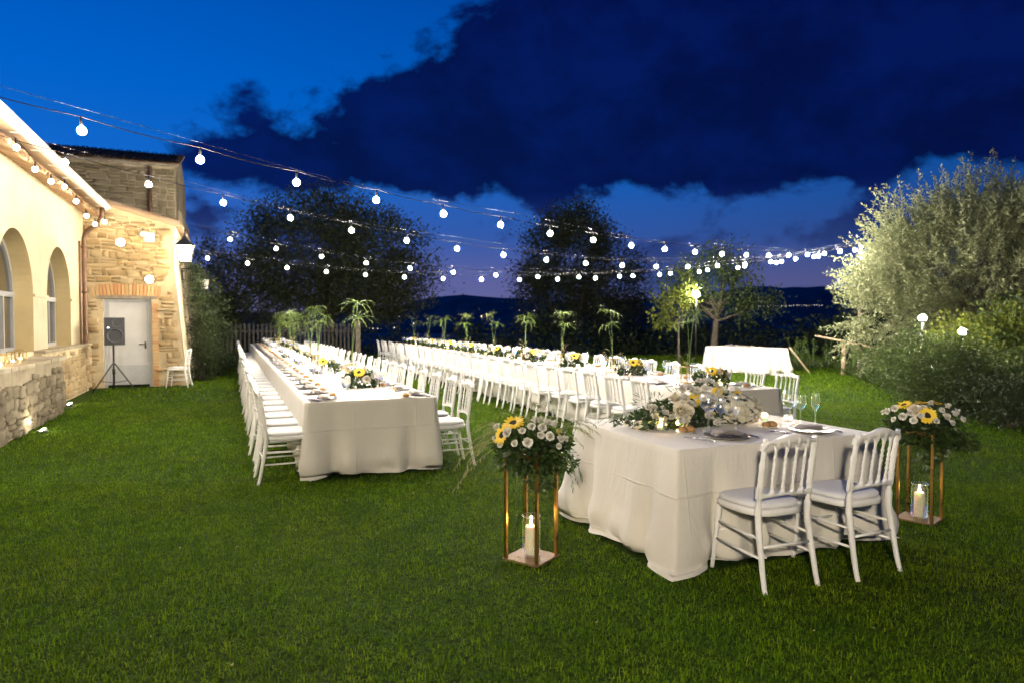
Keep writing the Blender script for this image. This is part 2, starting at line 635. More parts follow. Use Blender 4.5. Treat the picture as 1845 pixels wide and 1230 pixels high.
def grass():
    g = np.random.default_rng(5)

    def zone(d0, d1, dens, h, wd, segs):
        lw = 1.3 if d1 < 20 else .98
        area = lw * (d1 * d1 - d0 * d0)
        n = int(area * dens)
        d = np.sqrt(g.uniform(d0 * d0, d1 * d1, n))
        l = g.uniform(-lw, lw, n)
        x = d * (FW.x + l * RT.x)
        y = d * (FW.y + l * RT.y)
        keep = (x > -2.62) & ~((x < -.9) & (y > 18.05)) & ~((x > .62) & (x < 2.04) & (y > 6.78) & (y < 25.5)) & ~((x > 4.74) & (x < 6.0) & (y > 6.15) & (y < 23.8)) \
            & ~((x > 2.42) & (x < 4.28) & (y > 3.38) & (y < 4.84)) & (FW.x * x + FW.y * y < 31)
        # uneven turf: blades gather in small tufts
        x, y = x[keep], y[keep]
        n = len(x)
        tuft = .5 + .5 * np.sin(x * 31 + 2.4 * np.sin(y * 17.3) + 1.3 * np.sin(y * 5.1)) * np.sin(y * 29 + 2.4 * np.sin(x * 14.7) + 1.3 * np.sin(x * 4.3))
        big = .5 + .5 * np.sin(x * 1.3 + 1.5 * np.sin(y * .9)) * np.sin(y * 1.1 + 1.2 * np.sin(x * .8))
        hh = h * g.uniform(.55, 1.2, n) * (.40 + .9 * tuft + .35 * big)
        az = g.uniform(0, 2 * np.pi, n)
        lean = np.abs(g.normal(0, .95, n)).clip(0, 1.9)
        dirx, diry = np.cos(az), np.sin(az)
        sx, sy = -diry, dirx
        ww = wd * g.uniform(.6, 1.3, n)
        z0 = np.zeros(n)
        A = np.stack([x - sx * ww / 2, y - sy * ww / 2, z0], 1)
        B = np.stack([x + sx * ww / 2, y + sy * ww / 2, z0], 1)
        if segs == 1:
            T = np.stack([x + dirx * hh * lean, y + diry * hh * lean, hh * np.cos(lean * .7)], 1)
            V = np.stack([A, B, T], 1).reshape(-1, 3)
            return V, np.arange(n * 3).reshape(n, 3)
        mx, my = x + dirx * hh * lean * .35, y + diry * hh * lean * .35
        mz = hh * .6
        C = np.stack([mx - sx * ww * .4, my - sy * ww * .4, mz], 1)
        D = np.stack([mx + sx * ww * .4, my + sy * ww * .4, mz], 1)
        T = np.stack([x + dirx * hh * lean * 1.1, y + diry * hh * lean * 1.1, hh * (1 - .36 * lean)], 1)
        V = np.stack([A, B, C, D, T], 1).reshape(-1, 3)
        k = np.arange(n)[:, None] * 5
        F = np.concatenate([k + np.array([[0, 1, 3]]), k + np.array([[0, 3, 2]]), k + np.array([[2, 3, 4]])], 0)
        return V, F
    vs, fs, off = [], [], 0
    for a in ((1.5, 6.5, 6000, .027, .0046, 3), (6.5, 13, 2300, .034, .0075, 1), (13, 33, 330, .050, .018, 1)):
        V, F = zone(*a)
        vs.append(V)
        fs.append(F + off)
        off += len(V)
    me = np_mesh('lawn_grass', np.concatenate(vs), np.concatenate(fs), L_grass)
    tag(ob('lawn_grass', me), 'short mown green lawn grass around the tables', 'grass', kind='stuff')
    # clover heads scattered in the lawn
    n = 150
    d = np.sqrt(g.uniform(4, 120, n))
    l = g.uniform(-.9, .6, n)
    P = np.stack([d * (FW.x + l * RT.x), d * (FW.y + l * RT.y), g.uniform(.03, .045, n)], 1)
    P = P[P[:, 0] > -2.5]
    Q = np.repeat(P, 5, 0) + g.normal(0, .002, (len(P) * 5, 3))
    me = leaf_mesh('clover_flowers', Q, g.normal(size=Q.shape) + np.array([0, 0, .6]), .008, .8, M_straw, g)
    tag(ob('clover_flowers', me), 'tiny pale clover flowers scattered in the lawn', 'flowers', kind='stuff')


grass()


def far_land():
    # lake sheet in the valley
    v = []
    n = 40
    c = FW * 5200 + RT * 900
    for k in range(n):
        g = 2 * math.pi * k / n
        r = 1 + .18 * math.sin(3 * g + 1) + .1 * math.sin(5 * g)
        p = c + RT * (math.cos(g) * 3600 * r) + FW * (math.sin(g) * 1500 * r)
        v.append((p.x, p.y, -112))
    m = pm('lake_water', (.03, .05, .09), .12, var=.1, vscale=.01)
    struct(MB().add(v, [tuple(range(n))]).build('lake', m))
    # mountain ranges
    mh = pm('hazed_wooded_mountain', (.095, .125, .150), .95, var=.3, vscale=.004)  # distance haze is put into the bluish slope colour

    def ridge(name, s0, depth, base, prof, seed, t0, t1, nt=120, ns=14):
        v, f = [], []
        for i in range(ns + 1):
            u = i / ns
            for j in range(nt + 1):
                t = t0 + (t1 - t0) * j / nt
                hgt = prof(t)
                bell = math.sin(math.pi * min(1, u * 1.02)) ** 1.2
                s = s0 + depth * u
                nz = mnoise.fractal((t * .0012, s * .0012, seed), .8, 2.1, 5)
                p = FW * s + RT * t
                v.append((p.x, p.y, base + bell * max(0, hgt - base + nz * 65)))
        n = nt + 1
        for i in range(ns):
            for j in range(nt):
                f.append((i * n + j, i * n + j + 1, (i + 1) * n + j + 1, (i + 1) * n + j))
        struct(MB().add(v, f, True).build(name, mh))

    def p1(t):
        x = 922 + 1230 * t / 9500
        y = np.interp(x, [-900, 300, 560, 690, 790, 850, 900, 960, 1040, 1140, 1330, 1420, 1490, 1560, 1900, 2800],
                      [548, 556, 566, 554, 537, 536, 534, 541, 548, 540, 522, 519, 518, 528, 540, 552])
        return 1.5 + (578 - y) / 1230 * 9500
    ridge('mountain_range', 8200, 2600, -125, p1, 3.0, -13500, 15000)

    def p2(t):
        return -60 + 60 * mnoise.noise((t * .0009, 9, 1))
    ridge('foothill', 2300, 1500, -120, p2, 8.0, -6000, 6500)
    # town lights in the valley
    g = random.Random(3)
    mb = MB()
    spots = []
    for px, py in [(692, 577), (718, 571), (710, 590), (665, 592), (672, 592), (680, 592), (686, 591), (709, 590), (720, 593), (842, 601), (818, 597), (826, 604),
                   (867, 570), (876, 566), (962, 560), (770, 575), (640, 587), (1005, 571), (935, 559), (745, 583), (655, 581), (700, 585)]:
        spots.append((px, py, g.uniform(.7, 1.3)))
    for i in range(26):
        spots.append((1365 + i * 4.6 + g.uniform(-1, 1), 551.5 - i * .05 + g.uniform(-.7, .7), g.uniform(.35, .9)))
    for i in range(60):
        spots.append((g.uniform(560, 1480), g.uniform(552, 592), g.uniform(.15, .4)))
    for px, py, b in spots:
        d = 7000 if py < 572 else 2250
        z = EYE_H - (py - 578) / 1230 * d
        p = FW * d + RT * ((px - 922) / 1230 * d)
        r = d * .00055 * b
        mb.lathe([(0, -r), (r, 0), (0, r)], 4, (p.x, p.y, z))
    tag(mb.build('town_lights', E_town), 'distant town lights twinkling across the dark valley', 'lights', kind='stuff')


far_land()


# ------------------------------------------------------------------ stone laying
def stone_pool(name, mat, k=9, seed=1):
    g = random.Random(seed)
    out = []
    for q in range(k):
        v = []
        ring = [(-.5, -.5), (0, -.5), (.5, -.5), (.5, 0), (.5, .5), (0, .5), (-.5, .5), (-.5, 0)]
        for lev, (z, sc) in enumerate(((-1.0, 1.0), (.35, .98), (1.0, .80))):
            for x, y in ring:
                j = .10 if lev else .05
                v.append((x * sc + g.uniform(-j, j), y * sc + g.uniform(-j, j) * 1.2, z + (g.uniform(-.25, .25) if lev else 0)))
        v.append((g.uniform(-.1, .1), g.uniform(-.1, .1), 1.0 + g.uniform(-.2, .3)))
        f = []
        for lev in (0, 1):
            for i in range(8):
                f.append((lev * 8 + i, lev * 8 + (i + 1) % 8, lev * 8 + 8 + (i + 1) % 8, lev * 8 + 8 + i))
        for i in range(8):
            f.append((16 + i, 16 + (i + 1) % 8, 24))
        out.append(MB().add(v, f, True).mesh(name, mat))
    return out


POOL_A = stone_pool('stone', M_stone, seed=1)
POOL_B = stone_pool('stone', M_stone2, seed=2)
M_stone3 = pm('dimmed_stone', (.19, .15, .09), .95, var=.30, vscale=8, bump=.9, bscale=18, dist=.02,
              obj_rand=[(0, (.11, .085, .05)), (.4, (.20, .16, .10)), (.7, (.15, .12, .07)), (1, (.26, .22, .15))])  # the tower's lack of light is put into this darker stone
M_mortar2 = pm('dimmed_mortar', (.29, .24, .16), .95, var=.2, vscale=4, bump=.6, bscale=40, dist=.01)  # mortar darkened the same way for the unlit tower
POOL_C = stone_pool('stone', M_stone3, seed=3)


def lay_stones(parent, O, U, V, N, W, H, pool, sw, sh, depth, ok, seed, gap=.012):
    g = random.Random(seed)
    O, U, V, N = Vector(O), Vector(U), Vector(V), Vector(N)
    y = 0.0
    cnt = 0
    while y < H - .04:
        hh = g.uniform(*sh)
        x = -g.uniform(0, sw[0])
        while x < W:
            ww = g.uniform(*sw) * (1.25 if g.random() < .15 else 1)
            parts = [(hh, 0)]
            if hh > sh[0] * 1.35 and g.random() < .3:
                parts = [(hh * .5, 0), (hh * .5, hh * .5)]
            x0, x1 = max(x, 0), min(x + ww, W)
            for ph, oy in parts:
                cx, cy = (x0 + x1) / 2, y + oy + ph / 2
                if x1 - x0 > .05 and cy + ph / 2 < H + .03 and ok(cx, cy, x1 - x0, ph):
                    o = ob('stone', g.choice(pool), parent)
                    sx, sy, sz = x1 - x0 - gap, ph - gap * .9, depth * g.uniform(.5, 1.25)
                    tw = g.uniform(-.10, .10)
                    Ux = U * math.cos(tw) + V * math.sin(tw)
                    Vx = V * math.cos(tw) - U * math.sin(tw)
                    c = O + U * cx + V * min(H - ph * .5, max(ph * .45, cy + .07 * mnoise.noise((cx * 1.6, cy * .8, seed))))
                    fl = g.choice((-1, 1))
                    o.matrix_basis = Matrix(((Ux.x * sx * fl, Vx.x * sy * fl, N.x * sz, c.x), (Ux.y * sx * fl, Vx.y * sy * fl, N.y * sz, c.y),
                                             (Ux.z * sx * fl, Vx.z * sy * fl, N.z * sz, c.z), (0, 0, 0, 1)))
                    cnt += 1
            x += ww
        y += hh
    return cnt


# ------------------------------------------------------------------ cream farmhouse with arched windows
WX = -3.05
ARCH = [(8.80, 10.80), (11.75, 13.75), (14.70, 16.70)]
A_SILL, A_SPR = 1.04, 1.98


def farmhouse():
    h = thing('farmhouse', 'cream plastered farmhouse with arched windows, clay tile eave and pale gutter', 'house', (WX, 0, 0))
    y0, y1, top, th = -9.0, 18.15, 4.42, .45
    mb, rv = MB(), MB()

    def quad(a, b, z0a, z0b, z1a, z1b):
        mb.add([(0, a, z0a), (0, b, z0b), (0, b, z1b), (0, a, z1a)], [(0, 1, 2, 3)])
    cur = y0
    for a, b in ARCH:
        quad(cur, a, 0, 0, top, top)
        quad(a, b, 0, 0, A_SILL, A_SILL)
        r = (b - a) / 2
        N = 28
        pts = [((a + b) / 2 - r * math.cos(math.pi * i / N), A_SPR + r * math.sin(math.pi * i / N)) for i in range(N + 1)]
        for (p, q) in zip(pts, pts[1:]):
            quad(p[0], q[0], p[1], q[1], top, top)
            rv.add([(0, p[0], p[1]), (0, q[0], q[1]), (-th, q[0], q[1]), (-th, p[0], p[1])], [(0, 1, 2, 3)], True)
        for yy in (a, b):
            rv.add([(0, yy, A_SILL), (0, yy, A_SPR), (-th, yy, A_SPR), (-th, yy, A_SILL)], [(0, 1, 2, 3)])
        rv.add([(0, a, A_SILL), (0, b, A_SILL), (-th, b, A_SILL), (-th, a, A_SILL)], [(0, 1, 2, 3)])
        cur = b
    quad(cur, y1, 0, 0, top, top)
    mb.add([(0, y1, 0), (-5.5, y1, 0), (-5.5, y1, 6.0), (0, y1, top)], [(0, 1, 2, 3)])
    mb.add([(0, y0, 0), (-5.5, y0, 0), (-5.5, y0, 6.0), (0, y0, top)], [(3, 2, 1, 0)])
    mb.add([(-5.5, y0, 0), (-5.5, y1, 0), (-5.5, y1, 6.0), (-5.5, y0, 6.0)], [(0, 1, 2, 3)])
    wl = mb.build('wall', M_cream, h)
    rv.build('window_reveal', M_reveal, h)
    # thin raised impost bands between the arches
    for a, b in ((10.80, 11.75), (13.75, 14.70), (16.70, 17.3)):
        MB().box((.012, (a + b) / 2, A_SPR), (.03, b - a, .05)).build('impost_band', M_cream, h)
    for k, (a, b) in enumerate(ARCH):
        win = MB()
        xf = -.30
        c, r = (a + b) / 2, (b - a) / 2
        for i in range(24):
            g0, g1 = math.pi * i / 24, math.pi * (i + 1) / 24
            p = (xf, c - (r - .03) * math.cos(g0), A_SPR + (r - .03) * math.sin(g0))
            q = (xf, c - (r - .03) * math.cos(g1), A_SPR + (r - .03) * math.sin(g1))
            win.bar(p, q, .06, .07)
        for yy in (a + .03, b - .03):
            win.bar((xf, yy, A_SILL), (xf, yy, A_SPR), .06, .07)
        win.bar((xf, a, A_SPR), (xf, b, A_SPR), .085, .085)
        win.bar((xf, a, A_SILL + .035), (xf, b, A_SILL + .035), .07, .075)
        for yy in (c - .30, c - .18, c + .35):
            win.bar((xf + .02, yy, A_SILL + .07), (xf + .02, yy, A_SPR - .04), .06, .045)
        w_ = win.build('window', M_alu, h)
        fan = MB()
        N = 20
        fan.add([(xf - .01, c - (r - .05) * math.cos(math.pi * i / N), A_SPR + .03 + (r - .06) * math.sin(math.pi * i / N)) for i in range(N + 1)], [tuple(range(N + 1))])
        fan.build('pane', M_pane, w_)
        for ya, yb in ((a + .06, c - .33), (c - .15, c + .32), (c + .38, b - .06)):
            MB().add([(xf - .012, ya, A_SILL + .07), (xf - .012, yb, A_SILL + .07), (xf - .012, yb, A_SPR - .04), (xf - .012, ya, A_SPR - .04)],
                     [(0, 1, 2, 3)]).build('pane', M_pane, w_)
    # room behind the glass
    rm = MB()
    rm.box((-3.0, 12.5, 2.0), (.05, 10, 4))
    rm.build('inner_wall', M_reveal, h)
    # roof slab, tiles under the eave, gutter
    MB().add([(.42, y0, 4.10), (.42, y1 + .1, 4.10), (-6, y1 + .1, 6.2), (-6, y0, 6.2), (.42, y0, 4.20), (.42, y1 + .1, 4.20), (-6, y1 + .1, 6.3), (-6, y0, 6.3)],
             [(0, 1, 2, 3), (7, 6, 5, 4), (0, 4, 5, 1), (1, 5, 6, 2), (3, 7, 4, 0)]).build('roof', M_tile2, h)
    half = MB()
    N = 8
    for r0 in (.105, .09):
        half.add([(x, -r0 * math.cos(math.pi * i / N), -r0 * math.sin(math.pi * i / N) * .75) for x in (0, .42) for i in range(N + 1)],
                 [(i, i + 1, N + 2 + i, N + 1 + i) for i in range(N)], True)
    half.add([(0, -.105, 0), (0, .105, 0), (0, .09, -.02), (0, -.09, -.02)], [(0, 1, 2, 3)])
    tm = half.mesh('eave_tile', M_tile2)
    sl = math.atan2(.10 + 2.0, 6.42)
    for i in range(44):
        yy = 8.6 + i * .218
        for j, xx in enumerate((-.02, .32)):
            ob('eave_tile', tm, h, (xx - .30 + rnd.uniform(-.012, .012), yy, 4.245 - xx * .32 - .07 + rnd.uniform(-.006, .006)), rot=(rnd.uniform(-.03, .03), .31, rnd.uniform(-.03, .03)))
    gt = MB()
    N = 10
    gy0, gy1 = -9, 18.2
    gt.add([(.47 + .085 * math.cos(math.pi + math.pi * i / N), yy, 4.17 + .085 * math.sin(math.pi + math.pi * i / N)) for yy in (gy0, gy1) for i in range(N + 1)],
           [(i, i + 1, N + 2 + i, N + 1 + i) for i in range(N)], True)
    gt.add([(.47 + .075 * math.cos(math.pi + math.pi * i / N), yy, 4.175 + .075 * math.sin(math.pi + math.pi * i / N)) for yy in (gy0, gy1) for i in range(N + 1)],
           [(i, i + 1, N + 2 + i, N + 1 + i) for i in range(N)], True)
    gt.box((.557, (gy0 + gy1) / 2, 4.172), (.012, gy1 - gy0, .018))
    g_ = gt.build('gutter', M_gutter, h)
    for i in range(9):
        MB().box((.45, 9.0 + i * 1.05, 4.075), (.18, .025, .012)).build('bracket', M_gutter, g_)
    # downpipe at the corner
    dp = MB()
    path = [(.45, 17.72, 4.08), (.45, 17.72, 3.98)] + bezier((.45, 17.72, 3.98), (.43, 17.72, 3.72), (.22, 17.78, 3.62), 5)[1:] + \
        bezier((.22, 17.78, 3.62), (.07, 17.82, 3.52), (.07, 17.82, 3.3), 5)[1:] + [(.07, 17.82, .1), (.16, 17.82, .03)]
    dp.tube(path, .05, 10)
    for z in (.9, 2.2, 3.2):
        dp.lathe([(.05, -.03), (.062, -.03), (.062, .03), (.05, .03)], 10, (.07, 17.82, z))
    dp.build('downpipe', M_pipe, h)
    MB().tube([(.03, 17.55, 3.3), (.03, 17.55, .2)], .02, 8).build('cable_conduit', M_pipe, h)
    # stone plinth beyond the terrace
    pl = MB().box((.06, 15.9, .5), (.12, 4.4, 1.0)).build('plinth', M_mortar, h)
    n = lay_stones(pl, (.12, 13.72, .02), (0, 1, 0), (0, 0, 1), (1, 0, 0), 4.36, .98, POOL_A, (.16, .42), (.11, .2), .028, lambda *a: True, 21)
    # conduit and sill stones on the plinth
    for i in range(9):
        MB().box((.07, 13.95 + i * .48, 1.025), (.2, .465, .05)).build('sill_stone', M_stone2, pl)
    return h


farmhouse()


def terrace():
    t = thing('terrace_wall', 'low rubble stone terrace wall lit by a ground spotlight beside cream house', 'wall', (-2.60, 0, 0))
    core = MB().box((-.235, 2.75, .46), (.43, 21.7, .90))
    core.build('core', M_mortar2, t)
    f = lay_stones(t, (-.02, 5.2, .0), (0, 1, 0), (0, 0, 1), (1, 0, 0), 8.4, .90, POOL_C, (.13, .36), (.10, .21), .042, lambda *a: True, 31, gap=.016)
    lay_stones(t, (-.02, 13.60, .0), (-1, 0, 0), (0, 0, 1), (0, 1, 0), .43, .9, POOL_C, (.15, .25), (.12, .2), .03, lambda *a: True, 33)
    y = 5.2
    while y < 13.55:
        l = rnd.uniform(.28, .5)
        l = min(l, 13.62 - y)
        mb = MB()
        mb.box((-.20 + rnd.uniform(-.01, .01), y + l / 2, .935 + rnd.uniform(-.006, .006)), (.50, l - .012, .055), Matrix.Rotation(rnd.uniform(-.012, .012), 3, 'X'))
        mb.build('cap_stone', M_stone2, t)
        y += l
    MB().box((-.20, -1.8, .93), (.48, 13.98, .05)).build('cap_stone', M_stone2, t)


terrace()


# ------------------------------------------------------------------ stone annex with door
AY = 18.20


def annex():
    h = thing('stone_annex', 'lamplit golden stone annex with grey door under a brick arch', 'building', (-3.05, AY, 0))
    W0, W1 = 2.12, 1.86            # base and eave width; the right edge leans in

    def right(z):
        return W0 - (W0 - W1) * min(1, z / 3.0) if z < 3 else W1

    def roofz(u):
        return 4.32 - u * .275
    D0, D1, DT = .36, 1.36, 2.06
    wl = MB()
    v = [(-.4, 0, 0), (D0, 0, 0), (D0, 0, DT), (D1, 0, DT), (D1, 0, 0), (W0, 0, 0), (W1, 0, 3.0), (W1 + .02, 0, roofz(W1)), (-.4, 0, roofz(-.4))]
    wl.add(v, [(0, 1, 2, 8), (2, 3, 7, 8), (3, 4, 5, 6), (3, 6, 7)])
    wl.add([(D0, 0, 0), (D0, .25, 0), (D0, .25, DT), (D0, 0, DT), (D1, 0, 0), (D1, .25, 0), (D1, .25, DT), (D1, 0, DT)], [(0, 1, 2, 3), (7, 6, 5, 4), (3, 2, 6, 7)])
    wl.add([(W0, 0, 0), (W0, 3.6, 0), (W1, 3.6, 3.0), (W1, 0, 3.0), (W1 + .02, 3.6, roofz(W1)), (W1 + .02, 0, roofz(W1))], [(0, 1, 2, 3), (3, 2, 4, 5)])
    w_ = wl.build('wall', M_mortar, h)
    cxm = (D0 + D1) / 2

    def ok(u, vv, du, dv):
        if u + du / 2 > right(vv) - .04 or vv + dv / 2 > roofz(u + du / 2) - .03:
            return False
        if D0 - .06 < u + du / 2 and u - du / 2 < D1 + .06 and vv - dv / 2 < DT + .03:
            return False
        # brick arch zone
        if abs(u - cxm) < .78 and DT < vv < DT + .36:
            return False
        return True
    lay_stones(w_, (0, 0, 0), (1, 0, 0), (0, 0, 1), (0, -1, 0), 2.12, 4.3, POOL_A, (.11, .34), (.075, .20), .05, ok, 5, gap=.034)
    # shallow brick arch over the door, each brick a piece
    bm = MB().box((0, 0, 0), (.062, .06, .27)).mesh('brick', M_brick)
    n = 19
    for i in range(n):
        u = (i - (n - 1) / 2) / ((n - 1) / 2)
        o = ob('brick', bm, w_, (cxm + u * .68, -.012, DT + .17 + .05 * (1 - u * u)), rot=(0, u * .16, 0))
    # brick jamb on the right of the door
    jb = MB().box((0, 0, 0), (.12, .05, .068)).mesh('brick', M_brick)
    for i in range(24):
        ob('brick', jb, w_, (D1 + .075 + (.015 if i % 2 else 0), -.008, .06 + i * .081))
    MB().bar((D0 - .12, -.025, DT + .035), (D1 + .12, -.025, DT + .035), .05, .07).build('lintel', M_wood, h)
    d = MB().box((cxm, .12, DT / 2 + .02), (D1 - D0 - .13, .05, DT - .08)).build('door', M_door, h)
    fr = MB()
    for x in (D0 + .035, D1 - .035):
        fr.box((x, .10, DT / 2), (.065, .09, DT))
    fr.box((cxm, .10, DT - .035), (D1 - D0 - .14, .09, .065))
    fr.build('frame', M_doorframe, d)
    MB().box((cxm, .085, .29), (D1 - D0 - .19, .02, .46)).build('kick_panel', M_doorframe, d)
    for s in (-1, 1):
        MB().box((cxm + s * .40, .088, 1.28), (.02, .012, 1.4)).build('trim', M_doorframe, d)
    hd = MB().tube([(D1 - .15, .08, 1.0), (D1 - .15, .03, 1.0), (D1 - .28, .03, 1.0)], .012, 8)
    hd.box((D1 - .15, .09, .98), (.04, .012, .16))
    hd.build('handle', M_black, d)
    # lean-to roof
    rf = MB()
    a, b = -.45, 2.06
    rf.add([(a, -.22, roofz(a)), (b, -.22, roofz(b)), (b, 3.8, roofz(b)), (a, 3.8, roofz(a)), (a, -.22, roofz(a) + .06), (b, -.22, roofz(b) + .06), (b, 3.8, roofz(b) + .06), (a, 3.8, roofz(a) + .06)],
           [(3, 2, 1, 0), (4, 5, 6, 7), (0, 1, 5, 4), (1, 2, 6, 5), (3, 0, 4, 7)])
    r_ = rf.build('roof', M_tile2, h)
    N = 6
    tl = MB().add([(x, r * math.cos(math.pi * i / N), r * .8 * math.sin(math.pi * i / N)) for x, r in ((0, .085), (.42, .10)) for i in range(N + 1)],
                  [(i, i + 1, N + 2 + i, N + 1 + i) for i in range(N)], True).mesh('roof_tile', M_tile2)
    for j in range(9):
        for i in range(6):
            x = a + .02 + i * .40
            ob('roof_tile', tl, r_, (x, -.13 + j * .22, roofz(x) + .065), rot=(0, .268 - .02, rnd.uniform(-.02, .02)))
    # pale cable running down the leaning edge
    MB().tube([(W1 - .01, -.04, 3.3), (W1 - .01, -.045, 3.0), (W0 - .02, -.05, .05)], .016, 6).build('corner_conduit', M_gutter, h)
    return h


annex()


def tower():
    TY = 21.4
    h = thing('stone_tower_house', 'taller unlit stone house with dark barrel tile roof behind the annex', 'house', (-6.6, TY, 0))
    W, He, Rz = 5.25, 5.85, 6.75
    wl = MB()
    wl.add([(0, 0, 0), (W, 0, 0), (W, 0, He), (0, 0, He), (W, 5, 0), (W, 5, He + .2), (W, 2.5, He + .85)], [(0, 1, 2, 3), (1, 4, 5, 6, 2)])
    wl.add([(W, .9, 0), (W + .38, .9, 0), (W + .10, .9, 4.7), (W, .9, 4.8), (W, 5, 0), (W + .38, 5, 0), (W + .10, 5, 4.7), (W, 5, 4.8)], [(0, 1, 2, 3), (1, 5, 6, 2), (2, 6, 7, 3)])
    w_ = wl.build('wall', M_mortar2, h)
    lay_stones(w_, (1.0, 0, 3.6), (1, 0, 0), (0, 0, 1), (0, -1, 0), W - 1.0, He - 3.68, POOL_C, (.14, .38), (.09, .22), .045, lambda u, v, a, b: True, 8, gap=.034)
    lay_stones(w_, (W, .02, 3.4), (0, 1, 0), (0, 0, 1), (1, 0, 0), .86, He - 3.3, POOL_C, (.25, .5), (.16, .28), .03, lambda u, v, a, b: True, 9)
    # roof plane rising away from the lawn, barrel tiles
    ang = math.atan2(1.5, 2.7)
    rf = MB().add([(-.2, -.25, He - .02), (W + .12, -.25, He - .02), (W + .12, 2.5, He + .80), (-.2, 2.5, He + .80),
                   (-.2, -.25, He + .05), (W + .12, -.25, He + .05), (W + .12, 2.5, He + .87), (-.2, 2.5, He + .87)],
                  [(3, 2, 1, 0), (4, 5, 6, 7), (0, 1, 5, 4), (1, 2, 6, 5), (3, 0, 4, 7)])
    r_ = rf.build('roof', M_tile, h)
    N = 6
    tl = MB().add([(r * math.cos(math.pi * i / N), y, r * .85 * math.sin(math.pi * i / N)) for y, r in ((0, .10), (.44, .082)) for i in range(N + 1)],
                  [(i, i + 1, N + 2 + i, N + 1 + i) for i in range(N)], True).mesh('roof_tile', M_tile)
    sl = math.atan2(.82, 2.75)
    for i in range(24):
        for j in range(8):
            y = -.30 + j * .345
            ob('roof_tile', tl, r_, (-.08 + i * .232 + rnd.uniform(-.01, .01), y, He + .035 + (y + .25) * math.tan(sl) + rnd.uniform(0, .012)), rot=(sl - .03, rnd.uniform(-.02, .02), rnd.uniform(-.03, .03)))
    MB().bar((-.2, -.30, He - .03), (W + .12, -.30, He - .03), .07, .05).build('eave_board', M_wood, h)
    dp = MB().tube([(W - .62, -.09, He - .05), (W - .62, -.09, 3.2)], .05, 8)
    dp.build('downpipe', M_pipe, h)
    MB().lathe([(0, .5), (.09, .3), (.11, .06), (.16, 0)], 8, (1.7, 1.1, He + .4)).build('roof_finial', M_tile, r_)


tower()


# ------------------------------------------------------------------ lanterns and added fill lights
def lantern(label, loc, rz, glow, size=1.0):
    L = thing('wall_lantern', label, 'lantern', loc, rz)
    s = size

    def ring(r0, z0, r1, z1, mb, n=4, ph=math.pi / 4):
        mb.add([(r * math.cos(ph + 2 * math.pi * k / n), r * math.sin(ph + 2 * math.pi * k / n), z) for r, z in ((r0, z0), (r1, z1)) for k in range(n)],
               [(k, (k + 1) % n, n + (k + 1) % n, n + k) for k in range(n)])
    roof = MB()
    ring(.27 * s, .30 * s, .10 * s, .42 * s, roof)
    ring(.10 * s, .42 * s, .04 * s, .50 * s, roof)
    roof.lathe([(.02 * s, .50 * s), (.035 * s, .53 * s), (0, .57 * s)], 8)
    roof.build('roof', M_black, L)
    fr = MB()
    for k in range(4):
        g = math.pi / 4 + math.pi / 2 * k
        fr.bar((.15 * s * math.cos(g), .15 * s * math.sin(g), -.02 * s), (.235 * s * math.cos(g), .235 * s * math.sin(g), .31 * s), .014 * s)
    fr.box((0, 0, -.03 * s), (.22 * s, .22 * s, .025 * s))
    fr.build('frame', M_black, L)
    pn = MB()
    ring(.14 * s, -.01 * s, .222 * s, .295 * s, pn)
    pn.build('glass_body', glow, L)
    br = MB()
    br.tube([(0, 0, .56 * s), (0, 0, .64 * s)], .010, 6)
    br.tube([(0, 0, .64 * s), (0, .55, .64 * s)], .014, 8)
    br.tube([(0, .02 + .16 * math.sin(k / 14 * 7) * (1 - k / 20) + .16, .55 * s + .07 * math.cos(k / 14 * 7) * (1 - k / 20)) for k in range(15)], .008, 6)
    br.tube([(0, .54, .64 * s), (0, .54, .25 * s)], .012, 6)
    br.tube(bezier((0, .54, .28 * s), (0, .25, .30 * s), (0, .1, .62 * s), 8), .008, 6)
    br.build('bracket', M_black, L)
    return L


lantern('big glowing white lantern on scrolled bracket at the annex corner', (-.93, 17.62, 2.95), 0, E_lantern, 1.12)
lantern('small unlit lantern on the leaning side of the stone annex', (-.60, 20.2, 2.42), R(90), M_gutter, .8)
# the facade carries on beside the lawn and has a lantern of its own there
lantern('glowing lantern on the cream house wall opposite the sweetheart table', (-2.50, -3.30, 3.20), R(90), em('lantern_glow_near', (1.0, .88, .69), 1150.0), 1.12)


def fill_lamp(label, loc, strength):  # lamps added over bright spots, to brighten the annex gable
    t = thing('gable_fill_lamp', label, 'lamp', loc)
    MB().lathe([(0, .0), (.10, 0), (.10, .03), (.085, .045)], 16).build('rim', M_gutter, t).rotation_euler = (R(90), 0, 0)
    MB().lathe([(.085, .03), (.07, .075), (.04, .095), (0, .10)], 14).build('lens', em('fill_lens', (1.0, .84, .55), strength), t).rotation_euler = (R(90), 0, 0)


fill_lamp('added round fill lamp high on the annex stonework left of the lantern', (-2.30, AY - .05, 3.36), 75)
fill_lamp('added round fill lamp just above the grey annex door', (-1.72, AY - .05, 2.52), 60)
b = thing('alarm_box', 'small pale siren box fixed to the annex stonework', 'box', (-1.70, AY - .07, 3.50))
MB().box((0, 0, 0), (.20, .10, .22)).build('case', M_gutter, b)
MB().box((0, -.055, -.05), (.14, .012, .06)).build('grille', M_doorframe, b)


# ------------------------------------------------------------------ festoon strings
BULB = MB().lathe([(.037 * math.sin(math.pi * i / 8), -.036 - .037 * math.cos(math.pi * i / 8)) for i in range(9)], 12).mesh('bulb', E_bulb)
BULB_LOW = BULB.copy()
BULB_LOW.materials[0] = E_bulb_low
SOCK = MB().lathe([(.013, .0), (.013, .04), (.010, .06), (.005, .085)], 8).mesh('socket', M_cable)


